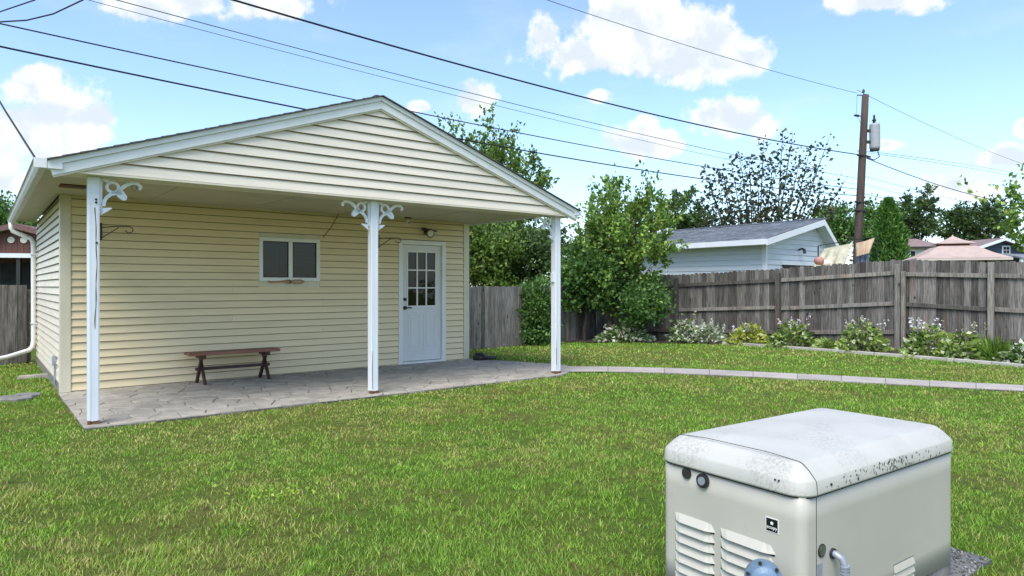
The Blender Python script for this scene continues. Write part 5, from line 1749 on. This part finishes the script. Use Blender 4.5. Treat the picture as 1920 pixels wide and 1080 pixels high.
overhead('power_line', 'thick black cable from the pole passing high over the garage', [(480, 0), (720, 75), (960, 152), (1200, 216), (1420, 263), (1590, 282)], 0.022, 'wire_black', zend=6.7)
overhead('power_line', 'single thin wire running from the very top of the pole', [(1035, 0), (1200, 58), (1400, 122), (1605, 173)], 0.010, 'wire_grey', zend=8.6)
overhead('power_line', 'upper of two communication cables vanishing behind the garage roof', [(0, 41), (320, 113), (640, 184), (790, 212), (960, 247), (1310, 312), (1590, 352)], 0.013, 'wire_black', zend=5.6)
CO_LOW = overhead('power_line', 'lower communication cable vanishing behind the garage roof', [(0, 83), (280, 142), (555, 202), (960, 281), (1330, 340), (1590, 364)], 0.017, 'wire_black', zend=5.4)
overhead('power_line', 'faint thin wire high above the roof peak', [(222, 0), (330, 28), (600, 103), (960, 192), (1370, 292), (1590, 330)], 0.009, 'wire_grey', zend=6.6, off=0.25)
overhead('power_line', 'fainter thin wire just under the faint upper one', [(330, 32), (600, 116), (960, 213), (1200, 262), (1590, 342)], 0.006, 'wire_grey', zend=6.2, off=0.25)
overhead('power_line', 'thin wire leaving the top of the pole toward the far houses', [(1632, 180), (1740, 235), (1840, 280), (1920, 306)], 0.010, 'wire_grey', right=True, zend=8.6)
overhead('power_line', 'thick cable drooping from the transformer toward the far houses', [(1625, 292), (1690, 324), (1740, 345), (1820, 365), (1900, 379)], 0.020, 'wire_black', right=True, zend=7.6)
overhead('power_line', 'upper of two parallel wires leaving the transformer', [(1640, 281), (1740, 302), (1830, 315), (1920, 324)], 0.011, 'wire_grey', right=True, zend=7.2)
overhead('power_line', 'lower of two parallel wires leaving the transformer', [(1640, 284), (1740, 307), (1830, 321), (1920, 330)], 0.011, 'wire_grey', right=True, zend=7.0)
overhead('power_line', 'faint low cable right of the pole above the evergreen', [(1625, 330), (1720, 358), (1800, 378), (1900, 395)], 0.009, 'wire_grey', right=True, zend=5.8)
overhead('power_line', 'second faint low cable right of the pole', [(1625, 345), (1700, 367), (1760, 383), (1900, 408)], 0.009, 'wire_grey', right=True, zend=5.4)
overhead('power_line', 'dark low cable right of the pole near the treetops', [(1625, 362), (1680, 378), (1760, 397), (1900, 418)], 0.012, 'wire_black', right=True, zend=5.2)


def drops():
    # service wires from the overhead line to the garage
    a = Vector((*gw(EL - 0.09, RY - 0.03), EZ + 0.01))
    def tap(t):
        p = POLE + E1 * t
        return Vector((p.x, p.y, float(np.polyval(CO_LOW, t))))
    b = tap(-24.78)
    o = MB().tube([a, a.lerp(b, 0.33) - Vector((0, 0, 0.03)), a.lerp(b, 0.66) - Vector((0, 0, 0.03)), b], 0.009, 6).build('service_wire', 'wire_black'); tag(o, 'thin black wire tied to the front corner of the garage gutter', 'wire')
    a = Vector((*gw(EL - 0.09, 3.2), EZ + 0.01)); b = tap(-25.5)
    o = MB().tube([a, a.lerp(b, 0.5) - Vector((0, 0, 0.04)), b], 0.008, 6).build('service_wire', 'wire_grey'); tag(o, 'thin grey wire reaching the far end of the garage gutter', 'wire')
    # drops towards the house behind the viewer
    p0 = at(-40, 44, 9.2)
    o = MB().tube([p0, at(0, 41, 9.0), at(50, 38, 8.8), at(100, 26, 8.5), at(155, 0, 8.0), at(260, -80, 7.2), at(520, -330, 5.8)], 0.010, 6).build('service_wire', 'wire_black'); tag(o, 'sagging black wire looping up from the upper communication cable', 'wire')
    o = MB().tube([at(-90, 52, 9.6), at(0, 22, 8.9), at(65, 0, 8.4), at(200, -70, 7.5), at(480, -300, 6.0)], 0.009, 6).build('service_wire', 'wire_black'); tag(o, 'straight black wire cutting the upper sky corner beside a sagging one', 'wire')


drops()


# ------------------------------------------------------------------ neighbours
def neighbour_garage():
    o = Vector((7.64, 20.16, 0))
    t = thing('neighbour_garage', 'white sided garage with blue grey shingle roof behind the tall fence', 'garage', (o.x, o.y, -0.15), TH)
    Z = 0.15      # local zero is the ground there
    ov, hw, hr, D = 0.50, 2.93, 0.95, 8.0       # long left slope, short steep right slope
    pk = 3.50 + Z; ee = 2.715 + Z               # ridge, eave (outer edge of the roof)
    sl = (pk - ee) / (hw + ov); ez = ee + ov * sl
    XR = hw + hr; zr = 2.62 + Z
    MB().box(0.02, XR - 0.02, 0.02, D - 0.02, -0.1, ez - 0.14).add([(0.02, 0.02, ez - 0.141), (XR - 0.02, 0.02, ez - 0.141), (hw, 0.02, pk - 0.15), (0.02, D - 0.02, ez - 0.141), (XR - 0.02, D - 0.02, ez - 0.141), (hw, D - 0.02, pk - 0.15)], [(0, 1, 2), (5, 4, 3), (1, 4, 5, 2), (2, 5, 3, 0)]).build('wall', 'house_white', t)
    ch = 0.165
    for i in range(21):
        z0 = 0.02 + i * ch; z1 = z0 + ch
        if z1 < ez - 0.12:      # long side
            q = [(0.019, z0), (-0.012, z0), (0.010, z1), (0.019, z1)]
            MB().rings([[(x, 0.1, z) for x, z in q], [(x, D - 0.1, z) for x, z in q]]).build('siding_plank', 'house_white', t)
        def lim(z):
            f = max(0.0, (z - (ez - 0.14)) / (pk - 0.15 - (ez - 0.14)))
            return 0.1 + f * (hw - 0.1), XR - 0.1 - f * (XR - 0.1 - hw)
        if z1 < pk - 0.2:
            a0, b0 = lim(z0); a1, b1 = lim(z1)
            MB().add([(a0, -0.012, z0), (b0, -0.012, z0), (b1, 0.010, z1), (a1, 0.010, z1), (a0, 0.019, z0), (b0, 0.019, z0), (b1, 0.019, z1), (a1, 0.019, z1)],
                     [(0, 1, 2, 3), (7, 6, 5, 4), (0, 4, 5, 1), (1, 5, 6, 2), (2, 6, 7, 3), (3, 7, 4, 0)]).build('siding_plank', 'house_white', t)
    for x in (-0.02, XR - 0.09):
        MB().box(x, x + 0.1, -0.025, 0.1, 0, ez - 0.15).build('corner_board', 'house_trim', t)
    yf, yb = -0.32, D + 0.3
    ends = [(-ov, ee), (XR + 0.12, zr)]
    roof = MB()
    for (xe, ze) in ends:
        roof.hexa([(xe, yf, ze), (hw, yf, pk), (hw, yb, pk), (xe, yb, ze), (xe, yf, ze + 0.03), (hw, yf, pk + 0.03), (hw, yb, pk + 0.03), (xe, yb, ze + 0.03)])
    roof = roof.build('roof', 'shingle_blue', t)
    rnd = random.Random(6)
    L = math.hypot(hw + ov, pk - ee); nx = Vector((hw + ov, 0, pk - ee)).normalized()
    course = 0.21
    k = 0
    while k * course < L - 0.02:      # separate tabs in every course of the slope in view
        s0, s1 = k * course, min(L, k * course + course + 0.02)
        y = yf - 0.01 - rnd.uniform(0, 0.3)
        while y < yb:
            w = rnd.uniform(0.35, 0.95); y1 = min(y + w - 0.012, yb + 0.01); ya = max(y, yf - 0.015)
            if y1 - ya > 0.05:
                p0 = Vector((-ov, 0, ee)) + nx * s0; p1 = Vector((-ov, 0, ee)) + nx * s1
                MB().hexa([(p0.x, ya, p0.z + 0.031), (p1.x, ya, p1.z + 0.031), (p1.x, y1, p1.z + 0.031), (p0.x, y1, p0.z + 0.031),
                           (p0.x, ya, p0.z + 0.058), (p1.x, ya, p1.z + 0.036), (p1.x, y1, p1.z + 0.036), (p0.x, y1, p0.z + 0.058)]).build('shingle', 'shingle_blue', roof)
            y += w
        k += 1
    MB().bar((hw, yf, pk + 0.05), (hw, yb, pk + 0.05), 0.3, 0.03).build('ridge_cap', 'shingle_blue', roof)
    MB().box(-ov - 0.025, -ov - 0.001, yf, yb, ee - 0.13, ee + 0.03).build('fascia', 'house_trim', t)
    MB().box(-ov, 0.0, yf + 0.03, yb, ee - 0.128, ee - 0.10).build('soffit', 'house_trim', t)
    for (xe, ze) in ends:
        MB().hexa([(xe, yf - 0.03, ze - 0.16), (hw, yf - 0.03, pk - 0.17), (hw, yf - 0.002, pk - 0.17), (xe, yf - 0.002, ze - 0.16),
                   (xe, yf - 0.03, ze + 0.02), (hw, yf - 0.03, pk + 0.02), (hw, yf - 0.002, pk + 0.02), (xe, yf - 0.002, ze + 0.02)]).build('rake_board', 'house_trim', t)
        MB().hexa([(xe, yf, ze - 0.13), (hw, yf, pk - 0.14), (hw, 0.0, pk - 0.14), (xe, 0.0, ze - 0.13),
                   (xe, yf, ze - 0.11), (hw, yf, pk - 0.12), (hw, 0.0, pk - 0.12), (xe, 0.0, ze - 0.11)]).build('soffit', 'house_white', t)
    # garage door top, lamp
    dr = MB().box(0.95, XR - 0.4, -0.04, -0.013, 0.0, 2.17).build('overhead_door', 'dark_room', t)
    MB().box(0.85, XR - 0.3, -0.05, -0.013, 2.171, 2.27).build('door_trim', 'house_trim', t)
    lm = MB().tube([(1.9, -0.01, 2.66), (1.9, -0.12, 2.70), (1.9, -0.2, 2.66), (1.9, -0.22, 2.54)], [0.03, 0.03, 0.05, 0.05], 8).build('wall_lamp', 'black_metal', t)
    # roof vent
    vx, vz = hw - 0.55, pk - 0.55 * sl
    MB().box(vx - 0.2, vx + 0.15, 5.4, 5.9, vz, vz + 0.22).build('roof_vent', 'house_trim', roof)


neighbour_garage()


def gazebo():
    d = 20.5
    c = at(1786, 480, d)
    t = thing('gazebo', 'rosy tan two tier gazebo canopy showing above the fence', 'gazebo', (c.x, d, gh(0, d)), -0.35)
    z0 = zpx(486, d) - gh(0, d); z1 = zpx(461, d) - gh(0, d); z2 = zpx(443, d) - gh(0, d)
    s = 1.19
    def sq(r, z, n=8, sag=0.0):
        pts = []
        cs = [(-1, -1), (1, -1), (1, 1), (-1, 1)]
        for i in range(4):
            a, b = cs[i], cs[(i + 1) % 4]
            for k in range(n):
                f = k / n
                pts.append((r * (a[0] + (b[0] - a[0]) * f), r * (a[1] + (b[1] - a[1]) * f), z - sag * math.sin(math.pi * f)))
        return pts
    can = MB().rings([sq(s, z0 - 0.06, 8), sq(s, z0, 8), sq(s * 0.72, z0 + (z1 - z0) * 0.36, 8, 0.02), sq(s * 0.42, z1 - 0.035, 8, 0.012), sq(s * 0.33, z1 - 0.01)], False, True).build('lower_canopy', 'canopy', t)
    MB().rings([sq(s + 0.004, z0 - 0.075), sq(s + 0.006, z0 - 0.02), sq(s - 0.004, z0 - 0.02), sq(s - 0.004, z0 - 0.075)], False, False).build('valance', 'canopy_edge', can)
    MB().rings([sq(s * 0.30, z1 - 0.012), sq(s * 0.30, z1 + 0.064)]).build('vent_band', 'canopy_shadow_vent', can)
    up = MB().rings([sq(s * 0.40, z1 + 0.045), sq(s * 0.40, z1 + 0.07), sq(s * 0.2, z1 + (z2 - z1) * 0.55, 8, 0.005), sq(0.02, z2)]).build('upper_canopy', 'canopy', t)
    MB().tube([(0, 0, z2 - 0.01), (0, 0, z2 + 0.04)], 0.02, 8).build('finial', 'canopy_edge', up)
    for a in (-1, 1):
        for b in (-1, 1):
            MB().box(a * (s - 0.06) - 0.035, a * (s - 0.06) + 0.035, b * (s - 0.06) - 0.035, b * (s - 0.06) + 0.035, 0, z0 - 0.001).build('leg', 'bronze_metal', t)


gazebo()


def cloths():
    d = 18.4

    def sheet(name, label, mname, top, bot, dd, seed, cat='cloth', wob=0.06, parent=None):
        """cloth between two polylines of photo pixels, with folds and thickness"""
        n, m = 16, 8
        rs = np.random.RandomState(seed); ph = rs.uniform(0, 6.28, 4)
        def ip(pl, f):
            q = f * (len(pl) - 1); i = min(len(pl) - 2, int(q)); r = q - i
            return (pl[i][0] + (pl[i + 1][0] - pl[i][0]) * r, pl[i][1] + (pl[i + 1][1] - pl[i][1]) * r)
        F_ = []; B_ = []
        for j in range(m + 1):
            for i in range(n + 1):
                f, g = i / n, j / m
                a, b = ip(top, f), ip(bot, f)
                u, v = a[0] + (b[0] - a[0]) * g, a[1] + (b[1] - a[1]) * g
                dep = dd + wob * g * math.sin(f * 17 + ph[0]) + wob * 0.6 * g * math.sin(f * 31 + ph[1] + g * 2) - 0.5 * g * f * 0.3
                p = at(u, v, dep)
                F_.append(p); B_.append(p + Vector((0, 0.012, 0)))
        org = Vector((F_[0].x, F_[0].y, 0))
        mb = MB(); W_ = n + 1
        V = [p - org for p in F_] + [p - org for p in B_]; K = len(F_)
        fs = []
        for j in range(m):
            for i in range(n):
                q = (j * W_ + i, j * W_ + i + 1, (j + 1) * W_ + i + 1, (j + 1) * W_ + i)
                fs.append(q); fs.append(tuple(K + k for k in q[::-1]))
        mb.add(V, fs)
        return mb, org
    # line that carries them, tied between two posts
    a, b = at(1535, 462, d), at(1646, 444, d)
    ln = thing('cloth_line', 'dark slanting pole carrying cloths above the fence', 'pole', (a.x, d, gh(0, d)))
    g0 = gh(0, d)
    MB().bar((0, 0.03, a.z - g0 + 0.02), (b.x - a.x, 0.03, b.z - g0 + 0.02), 0.022, 0.025).build('ridge_pole', 'black_metal', ln)
    MB().box(-0.012, 0.012, 0.015, 0.045, 0, a.z - g0 + 0.006).build('support', 'black_metal', ln)
    MB().box(b.x - a.x - 0.012, b.x - a.x + 0.012, 0.015, 0.045, 0, b.z - g0 + 0.006).build('support', 'black_metal', ln)
    mb, org = sheet('', '', '', [(1546, 466), (1570, 461), (1600, 456)], [(1526, 500), (1555, 503), (1582, 500)], d - 0.05, 1)
    c = mb.build('patterned_cloth', 'cloth_cream', None, smooth=True); c.location = org
    tag(c, 'cream patterned cloth draped like a tent over the fence line', 'cloth')
    mb, org = sheet('', '', '', [(1605, 456), (1622, 452), (1640, 446)], [(1605, 481), (1620, 477), (1631, 474)], d - 0.05, 2)
    c = mb.build('tan_cloth', 'cloth_tan', None, smooth=True); c.location = org
    tag(c, 'tan cloth hanging beside the foot of the utility pole', 'cloth')
    mb, org = sheet('', '', '', [(1606, 476), (1618, 474), (1630, 471)], [(1606, 503), (1618, 503), (1628, 503)], d + 0.1, 3)
    c = mb.build('blue_cloth', 'cloth_blue', None, smooth=True); c.location = org
    tag(c, 'blue grey cloth hanging below the tan one', 'cloth')
    # round red and pale bundles peeking over the fence
    def bundle(name, label, u, v, r, m, cat='ball'):
        p = at(u, v, 17.3); rs = random.Random(u)
        t = MB()
        rings = []
        for k in range(1, 8):
            a = math.pi * k / 8 - math.pi / 2
            rings.append([(r * math.cos(a) * math.cos(q) * (1 + 0.04 * math.sin(3 * q)), r * math.cos(a) * math.sin(q), r * math.sin(a) * 0.92) for q in np.linspace(0, 2 * math.pi, 15)[:-1]])
        o = t.rings(rings).build(name, m, None, smooth=True); o.location = p
        tag(o, label, cat)
        return p
    p = bundle('red_ball', 'faded red round ball behind the pickets by the cream cloth', 1536, 489, 0.125, 'ball_red')
    q = bundle('white_ball', 'small off white ball next to the faded red one', 1548, 494, 0.11, 'ball_white')
    tb = thing('garden_table', 'table behind the fence under the two balls', 'table', (p.x + 0.1, p.y, gh(0, p.y)))
    zt = min(p.z - 0.125 * 0.9, q.z - 0.11 * 0.9) - gh(0, p.y)
    MB().box(-0.4, 0.5, -0.3, 0.3, zt - 0.03, zt).build('table_top', 'timber_tan', tb)
    for x in (-0.35, 0.45):
        for y in (-0.25, 0.25):
            MB().box(x - 0.02, x + 0.02, y - 0.02, y + 0.02, 0, zt - 0.0305).build('leg', 'timber_tan', tb)


cloths()


def far_houses():
    # dark blue house
    d = 36.0
    c = at(1873, 450, d); g0 = gh(0, d)
    t = thing('blue_house', 'dark navy gabled house with white framed window and grey porch roof', 'house', (c.x, d, g0), 0.12)
    hw = 1.75; pk = zpx(450, d) - g0; ez = pk - 0.55; D = 7
    w = MB().box(-hw, hw, 0, D, 0, ez).add([(-hw, 0, ez), (hw, 0, ez), (0, 0, pk - 0.05), (-hw, D, ez), (hw, D, ez), (0, D, pk - 0.05)], [(0, 1, 2), (5, 4, 3), (1, 4, 5, 2), (2, 5, 3, 0)]).build('wall', 'house_blue', t)
    for i in range(int(pk / 0.22)):
        z0 = i * 0.22; z1 = z0 + 0.21
        f = max(0, (z1 - ez) / (pk - ez)); a = hw * (1 - f)
        if a > 0.15:
            MB().hexa([(-a, -0.03, z0), (a, -0.03, z0), (a, -0.001, z0), (-a, -0.001, z0), (-a, -0.012, z1), (a, -0.012, z1), (a, -0.001, z1), (-a, -0.001, z1)]).build('siding_plank', 'house_blue', w)
    r = MB()
    for s in (-1, 1):
        xe = s * (hw + 0.3); ze = ez - 0.3 * (pk - ez) / hw
        r.hexa([(0, -0.4, pk), (xe, -0.4, ze), (xe, D + .3, ze), (0, D + .3, pk), (0, -0.4, pk + 0.1), (xe, -0.4, ze + 0.1), (xe, D + .3, ze + 0.1), (0, D + .3, pk + 0.1)])
    r = r.build('roof', 'roof_pink', t)
    for s in (-1, 1):
        xe = s * (hw + 0.3); ze = ez - 0.3 * (pk - ez) / hw
        MB().hexa([(0, -0.44, pk - 0.05), (xe, -0.44, ze - 0.05), (xe, -0.402, ze - 0.05), (0, -0.402, pk - 0.05), (0, -0.44, pk + 0.1), (xe, -0.44, ze + 0.1), (xe, -0.402, ze + 0.1), (0, -0.402, pk + 0.1)]).build('rake_board', 'house_trim', r)
    wx = at(1886, 470, d).x - c.x; wz = zpx(469, d) - g0
    f = MB().box(wx - 0.24, wx + 0.24, -0.07, -0.032, wz - 0.24, wz + 0.24).build('window', 'house_trim', t)
    for a, b in ((-0.17, -0.015), (0.015, 0.17)):
        for e, h_ in ((-0.17, -0.015), (0.015, 0.17)):
            MB().box(wx + a, wx + b, -0.078, -0.0705, wz + e, wz + h_).build('pane', 'dark_room', f)
    MB().hexa([(-0.2, -1.6, zpx(487, d) - g0), (hw + 0.6, -1.6, zpx(487, d) - g0), (hw + 0.6, -0.035, zpx(478, d) - g0), (-0.2, -0.035, zpx(478, d) - g0),
               (-0.2, -1.6, zpx(487, d) - g0 + 0.08), (hw + 0.6, -1.6, zpx(487, d) - g0 + 0.08), (hw + 0.6, -0.035, zpx(478, d) - g0 + 0.08), (-0.2, -0.035, zpx(478, d) - g0 + 0.08)]).build('porch_roof', 'shingle_blue', t)
    for x in (-0.1, hw + 0.5):
        MB().box(x - 0.06, x + 0.06, -1.55, -1.43, 0, zpx(487, d) - g0 + 0.004).build('porch_post', 'house_trim', t)
    # little pale house with pinkish hipped roof
    d = 38.0
    c = at(1728, 460, d); g0 = gh(0, d)
    t = thing('pale_house', 'pale house with a dull pink roof between evergreen and gazebo', 'house', (c.x, d, g0), -0.25)
    hw = 1.15; ez = zpx(462, d) - g0; pk = zpx(445, d) - g0
    MB().box(-hw, hw, 0, 3.0, 0, ez).build('wall', 'wall_pale', t)
    r = MB().add([(-hw - .2, -.3, ez), (hw + .35, -.3, ez - 0.1), (hw + .35, 3.3, ez - 0.1), (-hw - .2, 3.3, ez), (-0.75, 1.2, pk), (0.1, 1.2, pk), (-0.75, 1.8, pk), (0.1, 1.8, pk)],
                 [(0, 1, 5, 4), (1, 2, 7, 5), (2, 3, 6, 7), (3, 0, 4, 6), (4, 5, 7, 6), (3, 2, 1, 0)]).build('roof', 'roof_pink', t)
    MB().box(-hw - .22, hw + .37, -.33, -.301, ez - 0.12, ez - 0.02).build('gutter', 'black_metal', r)
    for x, w_ in ((-0.45, 0.16), (0.2, 0.2)):
        f = MB().box(x - w_, x + w_, -0.04, -0.001, ez - 0.95, ez - 0.22).build('window', 'house_trim', t)
        MB().box(x - w_ + 0.05, x + w_ - 0.05, -0.05, -0.0405, ez - 0.9, ez - 0.27).build('pane', 'dark_room', f)
    # brown shed at the left
    d = 19.0
    c = at(33, 430, d); g0 = gh(0, d)
    t = thing('brown_shed', 'reddish brown gabled shed with white beam seen over the side fence', 'shed', (c.x, d, g0), 0.2)
    hw = 3.0; pk = zpx(426, d) - g0; ez = pk - 0.82; D = 5
    beam = zpx(478, d) - g0
    # gable of upright boards
    w = MB().box(-hw, hw, 0.9, D, 0, ez).add([(-hw, 0.04, ez), (hw, 0.04, ez), (0, 0.04, pk - 0.04), (-hw, D, ez), (hw, D, ez), (0, D, pk - 0.04)], [(0, 1, 2), (5, 4, 3), (1, 4, 5, 2), (2, 5, 3, 0), (0, 3, 4, 1)]).build('wall', 'house_brown', t)
    for i in range(40):
        x0 = -hw + i * 0.15; x1 = x0 + 0.142
        z0 = beam + 0.05
        def top(x): return ez + (pk - ez) * (1 - abs(x) / hw) - 0.06
        ta, tb_ = top(x0), top(x1)
        if min(ta, tb_) - z0 > 0.03:
            MB().hexa([(x0, 0.015, z0), (x1, 0.015, z0), (x1, 0.039, z0), (x0, 0.039, z0), (x0, 0.015, ta), (x1, 0.015, tb_), (x1, 0.039, tb_), (x0, 0.039, ta)]).build('board', 'house_brown', w)
    r = MB()
    for s in (-1, 1):
        xe = s * (hw + 0.35); ze = ez - 0.35 * (pk - ez) / hw
        r.hexa([(0, -0.25, pk - 0.05), (xe, -0.25, ze - 0.05), (xe, D + .3, ze - 0.05), (0, D + .3, pk - 0.05), (0, -0.25, pk + 0.1), (xe, -0.25, ze + 0.1), (xe, D + .3, ze + 0.1), (0, D + .3, pk + 0.1)])
    r.build('roof', 'roof_brown', t)
    MB().box(-hw, hw, -0.03, 0.014, beam - 0.08, beam + 0.045).build('beam', 'house_trim', t)
    for x in (-0.16, 0.16):
        MB().tube([(x, 0.014, zpx(450, d) - g0), (x, -0.02, zpx(450, d) - g0)], 0.09, 12).build('gable_light', 'ball_white', t)
    for x in np.arange(-2.85, 2.9, 0.95):
        MB().box(x - 0.05, x + 0.05, 0.03, 0.13, 0, beam - 0.081).build('porch_post', 'black_metal', t)
    for k in range(5):
        x = -2.37 + k * 0.95
        MB().box(x - 0.38, x + 0.38, 0.86, 0.895, 0.9, beam - 0.2).build('window', 'dark_room', t)


far_houses()


# ------------------------------------------------------------------ small things by the garage
def small_things():
    rnd = random.Random(12)
    # flat stepping stones by the downspout
    for k, (u, v, w, l, lab) in enumerate(((22, 748, 0.42, 0.34, 'larger flat grey stepping stone sunk in grass near the downspout'), (52, 742, 0.3, 0.26, 'smaller stepping stone beside the larger one near the downspout'))):
        p = on_ground(u, v)
        pts = [(w / 2 * math.cos(a) * rnd.uniform(.85, 1.1) * 1.2, l / 2 * math.sin(a) * rnd.uniform(.85, 1.1)) for a in np.linspace(0, 6.28, 9)[:-1]]
        o = MB().rings([[(x, y, -0.03) for x, y in pts], [(x, y, 0.035) for x, y in pts], [(x * .93, y * .93, 0.045) for x, y in pts]]).build('stepping_stone', 'footing'); o.location = p - Vector((0, 0, 0.02))
        tag(o, lab, 'stone', 'stepping stones by the downspout')
    p = on_ground(66, 708)
    o = MB().hexa([(-0.22, -0.06, -0.02), (0.22, -0.06, -0.02), (0.22, 0.06, -0.02), (-0.22, 0.06, -0.02), (-0.2, -0.05, 0.04), (0.2, -0.05, 0.055), (0.2, 0.05, 0.055), (-0.2, 0.05, 0.04)]).build('splash_block', 'stone', bevel=0.01)
    o.location = p; o.rotation_euler = (0, 0, 0.5); tag(o, 'pale splash block at the foot of the side wall', 'block')
    # short length of black drain hose by the right wall corner
    a = on_ground(888, 676); 
    o = thing('drain_hose', 'short black drain hose lying in the grass at the right wall corner', 'hose', a)
    q = [on_ground(u, v) - a for u, v in ((890, 677), (900, 678), (915, 676.5), (930, 676.5))]
    MB().tube([(p.x, p.y, 0.055) for p in q], [0.05, 0.045, 0.035, 0.028], 10).build('hose', 'rubber', o)
    MB().tube([(0.06, 0, 0.0), (0.06, 0, 0.12), (0.16, -0.1, 0.12), (0.22, -0.16, 0.05)], 0.035, 8).build('elbow', 'rubber', o)
    # dark wet leaf litter by the right post
    # clover / weed patches in the lawn
    for k, (u, v, r, lab) in enumerate(((510, 928, 0.26, 'bright lime green weed patch in the middle of the lawn'),)):
        p = on_ground(u, v)
        rs = np.random.RandomState(60 + k); n = 110
        P = np.stack([rs.normal(0, r * 0.6, n), rs.normal(0, r * 0.3, n), rs.uniform(0.012, 0.035, n)], 1)
        N = np.stack([rs.normal(0, 1, n), rs.normal(0, 1, n), np.full(n, 0.35)], 1)
        V, Fc = leaf_arrays(P, N, 0.026, rs, 0.8)
        o = quads_mesh('weed_patch', V, Fc, np.repeat(leaf_cols(n, [(0.28, 0.42, 0.05), (0.38, 0.48, 0.08)], (1, 1), rs), 4, 0), 'leaf'); o.location = p
        tag(o, lab, 'weed', kind='stuff')


small_things()
